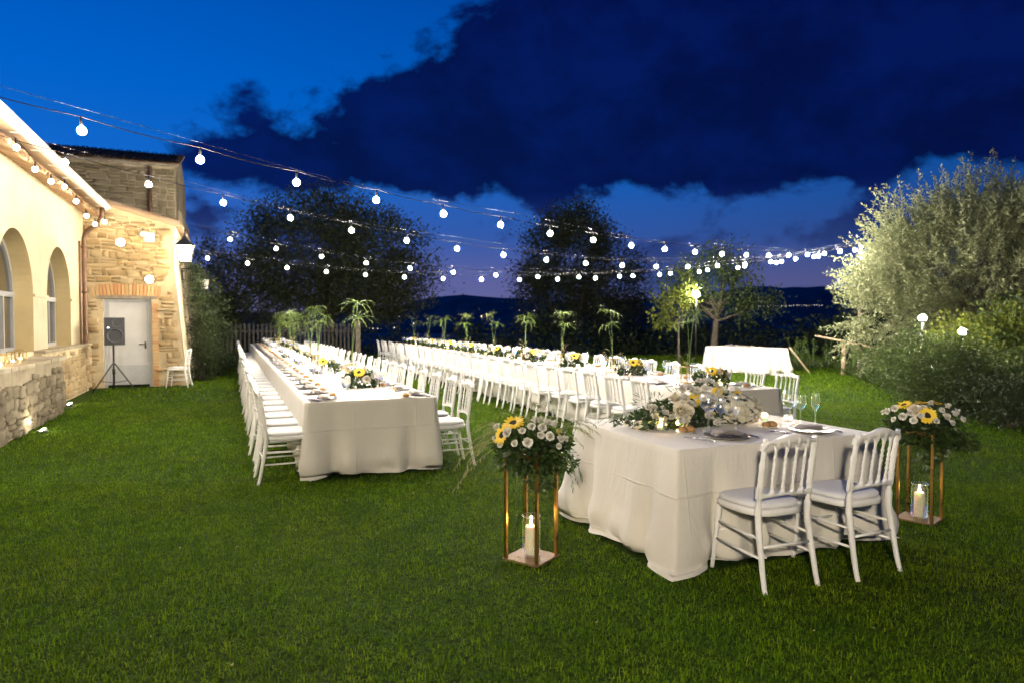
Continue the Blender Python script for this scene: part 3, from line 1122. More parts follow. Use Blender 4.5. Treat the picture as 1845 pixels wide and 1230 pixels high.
def festoon(label, pts, wires=True):
    """pts: function t -> bulb position; integer t carry bulbs"""
    f, t0, t1, ts = pts
    S = thing('festoon_string', label, 'string lights', f(t0), 0, 'festoon light strings over the lawn' if wires else None)
    O = f(t0)
    n = int((t1 - t0) * 8)
    cab = [(f(t0 + (t1 - t0) * i / n) + Vector((0, 0, .085)) - O) for i in range(n + 1)]
    # the cable sags a little between bulbs
    out = []
    for i, p in enumerate(cab):
        t = t0 + (t1 - t0) * i / n
        out.append(p - Vector((0, 0, .018 * abs(math.sin(math.pi * t)))))
    MB().tube(out, .0045, 5).build('cable', M_cable, S)
    if wires:
        up = [p + Vector((0, 0, .045 + .03 * math.sin(i * .13))) for i, p in enumerate(cab)]
        MB().tube(up, .0018, 4).build('support_wire', M_wire, S)
    for t in ts:
        p = f(t) - O
        q = ob('bulb', BULB if wires else BULB_LOW, S, p, rot=(rnd.uniform(-.08, .08), rnd.uniform(-.08, .08), rnd.uniform(0, 6)))
        ob('socket', SOCK, q)
    return S


def quad_through(a, b):
    (t0, z0), (t1, z1), (t2, z2) = b
    A = np.array([[1, t, t * t] for t in (t0, t1, t2)])
    k = np.linalg.solve(A, np.array([z0, z1, z2]))
    P0, dP = a
    return lambda t: Vector((P0[0] + dP[0] * t, P0[1] + dP[1] * t, k[0] + k[1] * t + k[2] * t * t))


E_PT = (14.6, 13.1)


def mk(P0, T):
    return (P0, ((E_PT[0] - P0[0]) / T, (E_PT[1] - P0[1]) / T))


f1 = quad_through(mk((-1.17, 6.98), 17), ((0, 3.24), (8, 2.85), (17, 3.36)))
festoon('string of round festoon bulbs crossing the open end of both long tables', (f1, -2.0, 18.2, range(-1, 19)))
f2 = quad_through(mk((-1.89, 10.17), 18), ((0, 3.58), (9, 2.69), (18, 3.38)))
festoon('string of round festoon bulbs from the arched windows to the olive tree', (f2, -1.2, 19.2, range(0, 20)))
f3 = quad_through(mk((.04, 17.1), 14.7), ((0, 3.46), (7, 2.66), (14.7, 3.36)))
festoon('string of round festoon bulbs from the annex roof corner to the olive tree', (f3, -.85, 15.6, range(0, 15)))
f4 = quad_through(mk((-.47, 18.5), 16.6), ((0, 3.13), (8, 2.62), (16.6, 3.34)))
festoon('lowest string of festoon bulbs starting below the annex lantern', (f4, -.4, 17.6, range(0, 17)))


def wall_run(t):
    y = 8.0 + t * .95
    if y < 14.9:
        return Vector((-2.56, y, 3.80 + .06 * math.cos(t * 2.1) - .02 * t * 0))
    if y < 17.5:
        return Vector((-2.56, y, 3.80 - .22 * math.sin((y - 14.9) / 2.6 * math.pi)))
    u = (y - 17.5)
    return Vector((-2.56 + u * .8, 17.75, 3.80 - u * .24))


festoon('festoon bulbs pinned along the cream house wall below the tiled eave', (wall_run, 0, 12.0, range(1, 12)), wires=False)
tag(MB().tube([(E_PT[0] + 1.15, E_PT[1] + .35, 0), (E_PT[0] + 1.10, E_PT[1] + .32, 3.72)], [.06, .045], 8).build('festoon_pole', M_bark), 'wooden pole inside the olive tree holding the festoon strings', 'pole')


# ------------------------------------------------------------------ garden lamps and spotlights
def garden_lamp(label, loc, h, r, mat):
    t = thing('garden_lamp', label, 'lamp', loc)
    MB().tube([(0, 0, 0), (0, 0, h - r)], .03, 8).build('post', M_black, t)
    MB().lathe([(.05, h - r - .03), (.05, h - r + .02)], 8).build('collar', M_black, t)
    g = MB().lathe([(r * math.sin(math.pi * i / 8), h - r * math.cos(math.pi * i / 8)) for i in range(9)], 12)
    g.build('globe', mat, t)


garden_lamp('globe garden lamp glowing in the olive tree skirt', (11.65, 8.62, 0), 1.60, .062, E_globe)
garden_lamp('globe garden lamp lighting the lime green shrub', (11.75, 7.95, 0), 1.36, .062, E_globe)
garden_lamp('tall globe lamp among the leaves of the small garden tree', (15.78, 20.5, 0), 2.52, .12, em('tall_globe', (1, .94, .76), 330.0))


def ground_spot(label, loc, aim):
    t = thing('ground_spotlight', label, 'spotlight', loc)
    MB().lathe([(.055, -.03), (.07, .0), (.07, .02), (.06, .025)], 14).build('housing', M_black, t)
    d = Vector(aim).normalized()
    o = MB().lathe([(0, .012), (.05, .0)], 14).build('lens', E_spot, t, (0, 0, .028))
    o.rotation_euler = (0, R(-32), 0)


ground_spot('recessed ground spotlight washing the low terrace wall', (-2.42, 11.25, .01), (-1, 0, 1))
ground_spot('recessed ground spotlight at the foot of the house plinth', (-2.72, 14.6, .01), (-1, 0, 1))


# ------------------------------------------------------------------ loudspeaker on a tripod
def speaker():
    st = thing('speaker_stand', 'black tripod stand carrying the loudspeaker by the annex door', 'stand', (-2.36, 17.25, 0))
    MB().tube([(0, 0, .12), (0, 0, 1.02)], .02, 8).build('pole', M_black, st)
    MB().tube([(0, 0, .38), (0, 0, .50)], .032, 8).build('collar', M_black, st)
    for k in range(3):
        g = R(100) + k * 2 * math.pi / 3
        l = MB().tube([(.02 * math.cos(g), .02 * math.sin(g), .62), (.48 * math.cos(g), .48 * math.sin(g), .012)], .014, 6).build('leg', M_black, st)
        MB().tube([(.015 * math.cos(g), .015 * math.sin(g), .20), (.30 * math.cos(g), .30 * math.sin(g), .245)], .008, 6).build('brace', M_black, st)
    sp = thing('loudspeaker', 'black two way loudspeaker with round woofer on tripod stand', 'speaker', (-2.36, 17.25, 1.02), R(16))
    W, D, H = .40, .34, .60
    mb = MB()
    a, bb = W / 2, W / 2 * .68
    v = [(x * k, y, z) for z in (0, H) for (x, y, k) in ((-1, -D / 2, a), (1, -D / 2, a), (1, D / 2, bb), (-1, D / 2, bb))]
    mb.add(v, [(3, 2, 1, 0), (4, 5, 6, 7), (0, 1, 5, 4), (1, 2, 6, 5), (2, 3, 7, 6), (3, 0, 4, 7)])
    mb.build('cabinet', M_black, sp)
    wf = MB().lathe([(.165, 0), (.165, .015), (.145, .018), (.14, .005), (.05, -.03), (.045, -.015), (0, -.012)], 20).build('woofer', pm('woofer_cone', (.06, .06, .065), .4), sp, (0, -D / 2 - .002, .20))
    wf.rotation_euler = (R(90), 0, 0)
    hn = MB().lathe([(.10, .012), (.095, .012), (.03, -.05), (0, -.05)], 16).build('horn', pm('horn_plastic', (.05, .05, .055), .35), sp, (.05, -D / 2 - .002, .48))
    hn.rotation_euler = (R(90), 0, 0)
    MB().box((-.12, -D / 2 - .006, .38), (.035, .008, .02)).build('status_light', E_led, sp)


speaker()


def nth(i):
    return ('first', 'second', 'third', 'fourth', 'fifth', 'sixth', 'seventh', 'eighth', 'ninth', 'tenth')[i] if i < 10 else '%d%s' % (i + 1, {1: 'st', 2: 'nd', 3: 'rd'}.get((i + 1) % 10 if (i + 1) // 10 != 1 else 0, 'th'))


# ------------------------------------------------------------------ chairs
XS = [-.18 + .072 * i for i in range(6)]


def back_y(z):
    if z < .45:
        return -.275 + .08 * min(1, z / .40) ** .8
    return -.195 - .060 * ((z - .45) / .45) ** 1.3


def bow(x):
    return -.022 * (1 - (x / .19) ** 2)


def chair_parts(q=1.0):
    """list of (name, MB, material); q scales the resolution"""
    n = max(5, int(10 * q))
    out = []
    K = max(4, int(12 * q))

    def outline(sc, z):
        pts = []
        m = max(12, int(32 * q))
        for i in range(m):
            g = 2 * math.pi * i / m
            c, s = math.cos(g), math.sin(g)
            x = .208 * math.copysign(abs(c) ** .55, c)
            y = .205 * math.copysign(abs(s) ** .62, s)
            x *= 1.0 + .10 * y / .2
            pts.append((x * sc, y * sc + .005, z))
        return pts

    def slab(levels):
        mb = MB()
        m = len(levels[0])
        for l in levels:
            mb.v += l
        for i in range(len(levels) - 1):
            for k in range(m):
                k2 = (k + 1) % m
                mb.f.append((i * m + k, i * m + k2, (i + 1) * m + k2, (i + 1) * m + k))
                mb.s.append(True)
        mb.f.append(tuple(range(m))[::-1])
        mb.f.append(tuple((len(levels) - 1) * m + k for k in range(m)))
        mb.s += [False, True]
        return mb
    out.append(('seat', slab([outline(.96, .412), outline(1.0, .420), outline(1.0, .445), outline(.97, .453)]), M_paint))
    out.append(('cushion', slab([outline(.91, .454), outline(.945, .464), outline(.94, .478), outline(.88, .488), outline(.60, .494), outline(.25, .496)]), M_cush))
    for s in (-1, 1):
        pts, rad = [], []
        N = int(44 * q) if q > .6 else int(20 * q + 4)
        for i in range(N + 1):
            z = .885 * i / N
            x = .192 - .012 * min(1, z / .4)
            pts.append((s * x, back_y(z), z))
            if z < .50:
                r = .0145 + .006 * min(1, z / .4)
            else:
                u = (z - .50) / .36
                bead = max(math.exp(-((u - c) / .022) ** 2) for c in (.10, .30, .38, .54, .62, .82, .93))
                r = .0135 + .006 * bead + .003 * math.sin(math.pi * min(1, max(0, u))) ** 2
            rad.append(r)
        out.append(('back_leg', MB().tube(pts, rad, n), M_paint))
    for s in (-1, 1):
        pts, rad = [], []
        N = int(22 * q) + 4
        for i in range(N + 1):
            z = .415 * i / N
            pts.append((s * (.195 - .022 * z / .415), .205 - .040 * z / .415, z))
            r = .0125 + .008 * z / .415 + .004 * max(math.exp(-((z - c) / .012) ** 2) for c in (.28, .33, .37))
            rad.append(r)
        out.append(('front_leg', MB().tube(pts, rad, n), M_paint))

    def arcade(u):
        f = (u - XS[0]) / .072
        f = f - math.floor(f)
        e = abs(2 * f - 1)
        return max(0.0, 1 - e ** 3.2) ** .6

    def rail(top, bot, thick):
        mb = MB()
        M = int(60 * q) + 15
        xs = [-.198 + .396 * i / M for i in range(M + 1)]
        for x in xs:
            zt, zb = top(x), bot(x)
            yt, yb = back_y(zt) + bow(x), back_y(zb) + bow(x)
            mb.v += [(x, yt - thick * .35, zt - .003), (x, yt - thick / 2, zt - .008), (x, yb - thick / 2, zb + .004), (x, yb - thick * .3, zb),
                     (x, yb + thick * .3, zb), (x, yb + thick / 2, zb + .004), (x, yt + thick / 2, zt - .008), (x, yt + thick * .35, zt - .003)]
        for i in range(M):
            for k in range(8):
                a, b = i * 8 + k, i * 8 + (k + 1) % 8
                mb.f.append((a, b, b + 8, a + 8))
                mb.s.append(True)
        mb.f.append(tuple(range(8)))
        mb.f.append(tuple(M * 8 + k for k in range(8))[::-1])
        mb.s += [False, False]
        return mb

    def crest_top(x):
        e = abs(x) / .198
        return .892 + .020 * math.cos(math.pi * e * 1.15) - .022 * max(0, (e - .86) / .14) ** 2 + .006 * math.exp(-((e - .80) / .08) ** 2)

    def crest_bot(x):
        return .812 + .040 * arcade(x) if abs(x) < .18 else .812
    out.append(('crest_rail', rail(crest_top, crest_bot, .032), M_paint))
    out.append(('lower_rail', rail(lambda x: (.602 - .040 * arcade(x)) if abs(x) < .18 else .602, lambda x: .535 + .01 * math.cos(x * 12), .024), M_paint))
    for x in XS[1:-1]:
        pts, rad = [], []
        N = int(26 * q) + 3
        for i in range(N + 1):
            z = .585 + .245 * i / N
            u = i / N
            pts.append((x, back_y(z) + bow(x), z))
            bead = max(math.exp(-((u - c) / .03) ** 2) for c in (.25, .38, .48, .60, .74))
            rad.append(.0072 + .0042 * bead + .003 * math.exp(-((u - .02) / .1) ** 2) + .003 * math.exp(-((u - .98) / .1) ** 2))
        out.append(('spindle', MB().tube(pts, rad, max(5, n - 2), cap=False), M_paint))
    for s in (-1, 1):
        for z in (.19, .30):
            out.append(('stretcher', MB().tube([(s * (.195 - .02 * z / .4), .20 - .04 * z / .4, z), (s * (.192 - .012 * min(1, z / .4)), back_y(z), z)], .0085, max(5, n - 2)), M_paint))
    for z, y in ((.25, None), (.24, 1)):
        yy = back_y(z) if y is None else .205 - .04 * z / .415
        out.append(('stretcher', MB().tube([(-.185, yy, z), (.185, yy, z)], .0085, max(5, n - 2)), M_paint))
    return out


def chair_proto(level):
    if level == 0:
        t = thing('banquet_chair', 'white chair', 'chair')
        for nm, mb, m in chair_parts(1.0):
            mb.build(nm, m, t)
        return t
    if level == 1:
        t = thing('banquet_chair', 'white chair', 'chair')
        back = MB()
        for nm, mb, m in chair_parts(.6):
            if nm in ('crest_rail', 'lower_rail', 'spindle'):
                back.merge(mb)
            elif nm == 'stretcher':
                continue
            else:
                mb.build(nm, m, t)
        back.build('backrest', M_paint, t)
        return t
    allm = MB()
    for nm, mb, m in chair_parts(.3):
        allm.merge(mb)
    o = allm.build('banquet_chair', M_paint)
    return tag(o, 'white chair', 'chair')


CH = [chair_proto(0), chair_proto(1), chair_proto(2)]
used_h = {}


def chair(loc, rz, label, group=None):
    d = math.hypot(loc[0], loc[1])
    lv = 0 if d < 9.6 else (1 if d < 14.5 else 2)
    return place(CH[lv], loc, rz, label, group)


# ------------------------------------------------------------------ tables and cloths
def table(label, cloth_label, c, rz, wx, ly, h, step, flare, amp, seed, tuck=.05, pool=.012, corner=.1, ridge=.045):
    """trestle table along local y under a floor-length cloth"""
    T = thing('trestle_table', label, 'table', c, rz)
    MB().box((0, 0, h - .035), (wx - .02, ly - .02, .045)).build('tabletop', M_wood, T)
    nleg = max(2, int(ly / 2.4) + 1)
    for i in range(nleg):
        yy = -ly / 2 + .3 + (ly - .6) * i / (nleg - 1)
        for s in (-1, 1):
            MB().bar((s * (wx / 2 - .15), yy, 0), (s * (wx / 2 - .15), yy, h - .06), .05).build('leg', M_wood, T)
    g = random.Random(seed)
    ph = [(g.uniform(0, 6.28), g.uniform(.75, 1.35)) for _ in range(8)]
    ring = []
    hx, hy = wx / 2, ly / 2
    sides = [((-hx, -hy), (1, 0), (0, -1), wx), ((hx, -hy), (0, 1), (1, 0), ly), ((hx, hy), (-1, 0), (0, 1), wx), ((-hx, hy), (0, -1), (-1, 0), ly)]
    s_acc = 0
    for k, (p, d, n, L) in enumerate(sides):
        N = max(8, int(L / step))
        nprev, nnext = sides[k - 1][2], sides[(k + 1) % 4][2]
        for i in range(N):
            u = L * i / N
            a = 1 - min(1, u / .10)
            b_ = 1 - min(1, (L - u) / .10)
            nv = Vector((n[0] + nprev[0] * a + nnext[0] * b_, n[1] + nprev[1] * a + nnext[1] * b_)).normalized()
            cd = min(u, L - u)
            fl = flare[k] * min(1, .25 + cd / .2) + 0.5 * (flare[k - 1] * a + flare[(k + 1) % 4] * b_)
            ring.append((Vector((p[0] + d[0] * u, p[1] + d[1] * u)), nv, cd, s_acc + u, fl, L))
        s_acc += L
    m = len(ring)
    rows = [(0, 0), (.008, 0)] + [(t / 14, 0) for t in range(1, 15)] + [(1, .35), (1, .75), (1, 1)]
    V = []
    for (t, e) in rows:
        for (p, n, cd, s, fl, L) in ring:
            fold = sum(math.sin(s * w * k + q) / (k ** .55) for k, (q, w) in zip((3.1, 5.3, 8.7, 13.9, 19.0), ph)) * .36
            fold2 = math.sin(s * 31 * ph[5][1] + ph[5][0]) * .3 + math.sin(s * 17 + ph[6][0]) * .5
            cb = max(0.0, 1 - cd / .20)
            cb2 = max(0.0, 1 - abs(cd - .27) / .09)
            cb3 = max(0.0, 1 - abs(cd - .42) / .10)
            o = .004 + fl * t ** 1.15 + amp * fold * t ** 2.2 + .012 * fold2 * t ** 3 + corner * cb * t - .075 * cb2 * t ** 1.2 + .035 * cb3 * t ** 1.5 + ridge * t ** 1.6 * (1 - abs(math.sin(s * 5.7 + 1.3 * math.sin(s * 1.9) + ph[1][0]))) ** 4 * (.5 + .5 * math.sin(s * 2.3 + ph[0][0]))
            z = h - (h - .028) * t + .004 + .035 * t ** 4 * max(0, math.sin(s * 4.3 + ph[4][0]))
            if t > .7:
                u2 = (t - .7) / .3
                o += .022 * math.sin(u2 * math.pi) * (.8 + 1.1 * fold2) - tuck * u2 ** 2 * (1 + fold2)
            if e:
                o += pool * e * (.2 + .9 * math.sin(s * 7.3 + ph[7][0]) + .9 * fold2)
                z = .030 - .012 * e + .035 * math.sin(e * math.pi) * (.5 + .5 * math.sin(s * 9.7 + ph[2][0])) + .02 * e * max(0, math.sin(s * 5.1 + ph[3][0]))
            if t == 0:
                o = 0
            q = p + n * o
            V.append((q.x, q.y, z))
    F = []
    for i in range(len(rows) - 1):
        for k in range(m):
            k2 = (k + 1) % m
            F.append((i * m + k, i * m + k2, (i + 1) * m + k2, (i + 1) * m + k))
    mb = MB().add(V, F, True)
    mb.f.append(tuple(range(m))[::-1])
    mb.s.append(False)
    cl = mb.build('tablecloth', M_linen, None, c, rz)
    tag(cl, cloth_label, 'tablecloth')
    return T


TH = .76
T1C, T1W, T1L = (1.325, 16.15, 0), 1.31, 18.6
T2R = R(-1.4)
T2W, T2L = 1.20, 17.6
T2N = Vector((5.36, 6.18, 0))                                   # middle of the near end
T2C = T2N + Vector((-math.sin(T2R), math.cos(T2R), 0)) * (T2L / 2)
FGC, FGX, FGY = (3.36, 4.10, 0), 1.66, 1.30
table('long banquet table beside the house under an ivory cloth', 'floor length ivory linen cloth over the long table beside the house', T1C, 0, T1W, T1L, TH, .045,
      (.025, .03, .05, .03), .030, 4, tuck=.03, corner=.07)
table('long banquet table in the middle of the lawn under an ivory cloth', 'ivory linen cloth over the long table in the middle of the lawn', T2C, T2R, T2W, T2L, TH, .06,
      (.03, .03, .05, .03), .022, 9, corner=.06)
table('small sweetheart table set for two under an ivory cloth', 'wide ivory cloth pooling on the grass under the table set for two', FGC, 0, FGX, FGY, TH, .018,
      (.03, .02, .03, .09), .040, 15, tuck=.02, pool=.022, corner=.15)
table('serving table by the olive tree under an ivory cloth', 'ivory cloth hanging in deep folds over the serving table by the olive tree', (14.35, 16.3, 0), R(4), .95, 2.35, TH, .04,
      (.05, .05, .06, .05), .09, 22, corner=.10)

# chairs along the tables
N1, N2, SPC = 29, 28, .62
for i in range(N1):
    y = 7.02 + i * SPC
    chair((.50 + rnd.uniform(-.03, .03), y + rnd.uniform(-.03, .03), 0), R(-90) + rnd.uniform(-.09, .09), 'white chair %s from the open end, house side of table beside house' % nth(i), 'chairs on the house side of the long table')
    chair((2.16 + rnd.uniform(-.015, .015), y + .06 + rnd.uniform(-.015, .015), 0), R(90) + rnd.uniform(-.09, .09), 'white chair %s from the open end, lawn side of table beside house' % nth(i), 'chairs on the lawn side of the house table')
ax = Vector((-math.sin(T2R), math.cos(T2R), 0))
pr = Vector((math.cos(T2R), math.sin(T2R), 0))
for i in range(N2):
    for s in (-1, 1):
        p = T2N + ax * (.42 + i * SPC) + pr * (s * (T2W / 2 + .20 + (.05 if s > 0 else 0)))
        lab = ('white chair %s from the open end, house facing side of middle table' % nth(i), 'chairs along the house facing side of the middle table') if s < 0 else \
            ('white chair %s from the open end, olive tree side of middle table' % nth(i), 'chairs along the olive tree side of the middle table')
        chair((p.x + rnd.uniform(-.03, .03), p.y + rnd.uniform(-.03, .03), 0), T2R + (R(-90) if s < 0 else R(90)) + rnd.uniform(-.08, .08), *lab)
chair((2.99, 3.25, 0), R(-2), 'white spindle back chair at the small table, farther from the candle stands on its right')
chair((3.62, 3.21, 0), R(3), 'white spindle back chair at the small table beside the right hand candle stand')
chair((-1.12, 17.72, 0), R(78), 'single white chair standing alone against the annex wall by the door')


# ------------------------------------------------------------------ tableware
def lathe_proto(name, cat, prof, mat, n=14):
    o = MB().lathe(prof, n).build(name, mat)
    return tag(o, name, cat)


G_BAL = [(.040, .001), (.038, .004), (.006, .010), (.0055, .03), (.0055, .118), (.008, .128), (.030, .140), (.050, .165), (.056, .195), (.050, .225), (.043, .242)]
G_WIN = [(.034, .001), (.032, .004), (.006, .009), (.005, .03), (.005, .105), (.008, .113), (.026, .126), (.037, .148), (.037, .18), (.031, .212)]
G_FLU = [(.032, .001), (.030, .004), (.006, .009), (.005, .03), (.005, .10), (.010, .112), (.024, .135), (.029, .165), (.026, .205), (.022, .225)]
P_BAL = lathe_proto('balloon_wine_glass', 'glass', G_BAL, M_glass, 20)
P_WIN = lathe_proto('wine_glass', 'glass', G_WIN, M_glass, 18)
P_FLU = lathe_proto('champagne_glass', 'glass', G_FLU, M_glass, 18)
P_CHG = lathe_proto('charger_plate', 'plate', [(0, .006), (.095, .006), (.105, .010), (.140, .018), (.150, .020), (.152, .016), (.110, .002), (0, .002)], M_pewter, 28)
P_BRD = lathe_proto('bread_plate', 'plate', [(0, .005), (.045, .005), (.070, .013), (.071, .010), (.045, .001), (0, .001)], M_china, 20)


def napkin_mesh():
    mb = MB()
    nx, ny = 10, 14
    for k, (w_, l_, z) in enumerate(((.105, .205, 0), (.095, .195, .010), (.08, .185, .019))):
        V = []
        for j in range(ny + 1):
            for i in range(nx + 1):
                x, y = (i / nx - .5) * w_, (j / ny - .5) * l_
                zz = z + .006 + .004 * math.sin(i * .9 + k) * math.sin(j * .6 + k * 2) - .010 * (abs(2 * j / ny - 1) ** 5)
                V.append((x + .004 * math.sin(j + k), y, zz + .003 * (1 - abs(2 * i / nx - 1) ** 4)))
        mb.add(V, [(j * (nx + 1) + i, j * (nx + 1) + i + 1, (j + 1) * (nx + 1) + i + 1, (j + 1) * (nx + 1) + i) for j in range(ny) for i in range(nx)], True)
    return mb


P_NAP = tag(napkin_mesh().build('napkin', M_napkin), 'napkin', 'napkin')


def roll_mesh(seed):
    g = random.Random(seed)
    V, F = [], []
    n, m = 10, 7
    for j in range(m + 1):
        a = math.pi * j / m - math.pi / 2
        for i in range(n):
            b_ = 2 * math.pi * i / n
            r = 1 + .12 * mnoise.noise((math.cos(b_) * 1.3 + seed, math.sin(b_) * 1.3, a))
            x, y, z = .042 * r * math.cos(a) * math.cos(b_), .032 * r * math.cos(a) * math.sin(b_), .024 * r * math.sin(a)
            V.append((x, y, max(-.018, z) + .018))
    for j in range(m):
        for i in range(n):
            F.append((j * n + i, j * n + (i + 1) % n, (j + 1) * n + (i + 1) % n, (j + 1) * n + i))
    return MB().add(V, F, True)


P_ROL = tag(roll_mesh(2).build('bread_roll', M_bread), 'roll', 'bread')


def fork_mesh():
    mb = MB()
    mb.tube([(0, -.10, .004), (0, -.02, .005), (0, .045, .010)], [.006, .0035, .003], 6)
    mb.box((0, .055, .010), (.022, .024, .0025))
    for x in (-.009, -.003, .003, .009):
        mb.tube([(x, .065, .010), (x, .10, .006)], .0014, 4)
    return mb


def knife_mesh():
    mb = MB()
    mb.tube([(0, -.11, .004), (0, -.01, .005)], [.007, .005], 6)
    mb.add([(-.008, -.01, .004), (.008, -.01, .004), (.010, .07, .004), (.0, .112, .004), (-.006, .09, .004), (-.008, -.01, .0062), (.008, -.01, .0055), (.010, .07, .0055), (0, .112, .0055), (-.006, .09, .0062)],
           [(4, 3, 2, 1, 0), (5, 6, 7, 8, 9), (0, 1, 6, 5), (1, 2, 7, 6), (2, 3, 8, 7), (3, 4, 9, 8), (4, 0, 5, 9)])
    return mb


P_FRK = tag(fork_mesh().build('fork', M_silver), 'fork', 'fork')
P_KNF = tag(knife_mesh().build('knife', M_silver), 'knife', 'knife')


def local(base, rz, x, y, z=0.0):
    c, s = math.cos(rz), math.sin(rz)
    return (base[0] + c * x - s * y, base[1] + s * x + c * y, base[2] + z)


def setting(base, rz, i, where, full, ng):
    """base: point on the table edge, +y local points to the table middle"""
    def put(p, x, y, z, what, r=0.0):
        place(p, local(base, rz, x, y, z), rz + r, what + ' at %s seat from open end, ' % nth(i) + where, (what + 's').replace('sss', 'sses').replace('knifes', 'knives') + ', ' + where)
    j = lambda a: rnd.uniform(-a, a)
    put(P_CHG, j(.01), .19 + j(.01), .002, 'pewter charger plate')
    put(P_NAP, j(.01), .19 + j(.01), .022, 'folded grey linen napkin', R(90) + j(.15))
    bx = -.20 + j(.01)
    put(P_BRD, bx, .30, .002, 'little bread plate')
    put(P_ROL, bx + j(.015), .30 + j(.015), .007, 'bread roll', j(1.5))
    put(P_BAL, .07 + j(.01), .40 + j(.01), .002, 'balloon wine glass')
    put(P_WIN, .15 + j(.01), .37 + j(.01), .002, 'slim wine glass')
    if ng > 2:
        put(P_FLU, .0 + j(.01), .44 + j(.01), .002, 'tulip champagne glass')
    if full:
        put(P_FRK, -.185, .15, .002, 'silver fork', j(.06))
        put(P_KNF, .18, .16, .002, 'silver knife', j(.06))


for i in range(N1):
    y = 7.02 + i * SPC
    ng = 3 if i < 14 else 2
    setting((T1C[0] - T1W / 2, y, TH + .004), R(-90), i, 'house side of table beside house', i < 5, ng)
    setting((T1C[0] + T1W / 2, y + .06, TH + .004), R(90), i, 'lawn side of table beside house', i < 5, ng)
for i in range(N2):
    ng = 3 if i < 12 else 2
    for s in (-1, 1):
        p = T2N + ax * (.42 + i * SPC) + pr * (s * T2W / 2)
        setting((p.x, p.y, TH + .004), T2R + (R(-90) if s < 0 else R(90)), i, 'house side of middle table' if s < 0 else 'olive tree side of middle table', i < 3, ng)

# the table for two
TB = TH + .006
for (x, y, lab) in ((3.09, 3.68, 'before the bouquet'), (3.80, 3.64, 'beside the bare corner')):
    where = 'on table for two, seat ' + lab
    place(P_CHG, (x, y, TB), 0, 'round pewter charger plate ' + where)
    place(P_NAP, (x + .01, y + .01, TB + .021), R(75), 'folded grey napkin on charger plate ' + where)
    for k, (dxx, ang) in enumerate(((-.20, .25), (-.235, .32))):
        place(P_FRK, (x + dxx, y - .01 + k * .02, TB), ang, 'silver fork left of the charger ' + where, 'forks ' + where)
    place(P_KNF, (x + .20, y + .0, TB), -.2, 'silver knife right of the charger ' + where)
    place(P_BRD, (x - .13, y + .27, TB), 0, 'small bread plate holding two rolls ' + where)
    place(P_ROL, (x - .16, y + .26, TB + .006), .4, 'bread roll by the forks, ' + where)
    place(P_ROL, (x - .09, y + .28, TB + .006), 2.0, 'bread roll nearer the glasses, ' + where)
    gx = .04 if x < 3.5 else .04
    place(P_BAL, (x + gx, y + .24, TB), 0, 'large balloon wine glass ' + where).scale = (1.12,) * 3
    place(P_WIN, (x + gx + .115, y + .25, TB), 0, 'tall slim wine glass ' + where).scale = (1.1,) * 3
    place(P_FLU, (x + gx + .20, y + .19, TB), 0, 'tulip shaped champagne glass ' + where).scale = (1.1,) * 3


def votive(loc, label, lit, group=None):
    t = thing('tea_light_holder', label, 'candle', loc, rnd.uniform(0, 3), group)
    t.scale = (1.12, 1.12, 1.12)
    n = 12
    V = []
    for r, z in ((.030, .0), (.036, .010), (.038, .030), (.033, .050), (.030, .060), (.027, .060), (.027, .012), (0, .010)):
        for k in range(n):
            g = 2 * math.pi * k / n
            rr = r * (1.05 if k % 2 else .93) if 0 < z < .055 and r > .03 else r
            V.append((rr * math.cos(g), rr * math.sin(g), z))
    F = [(i * n + k, i * n + (k + 1) % n, (i + 1) * n + (k + 1) % n, (i + 1) * n + k) for i in range(7) for k in range(n)]
    MB().add(V, F).build('glass', M_votive, t)
    c = MB().lathe([(.022, .012), (.022, .028), (0, .028)], 12).build('tea_light', M_wax, t)
    if lit:
        MB().lathe([(0, .029), (.0045, .034), (.005, .041), (.0025, .050), (0, .056)], 8).build('flame', E_tea, t)


vl = 'faceted glass tea light holder at the open corner of the table for two'
vg = 'tea lights at the open corner of the table for two'
for (x, y, lit) in ((2.73, 4.36, 0), (2.72, 4.20, 0)):
    votive((x, y, TB), 'unlit faceted glass tea light holder beside the bouquet', 0, 'unlit tea lights beside the bouquet')
for (x, y) in ((2.88, 4.29), (2.84, 4.08), (3.02, 4.13)):
    votive((x, y, TB), 'glowing faceted glass tea light on the table for two before the eucalyptus', 1, 'glowing tea lights before the eucalyptus')
votive((3.86, 4.17, TB), 'glowing faceted glass tea light beside the hydrangea', 1)
votive((3.97, 4.02, TB), 'unlit faceted glass tea light holder near the tall glasses', 0)
for i in range(16):
    votive((1.30 + rnd.uniform(-.28, .28), 7.15 + i * 1.15 + rnd.uniform(-.3, .3), TB), 'small tea light, %s from the open end of table beside house' % nth(i), 1, 'tea lights along the table beside the house')
for i in range(14):
    p = T2N + ax * (.3 + i * 1.2) + pr * rnd.uniform(-.25, .25)
    votive((p.x, p.y, TB), 'small tea light, %s from the open end of middle table' % nth(i), 1, 'tea lights along the central lawn table')


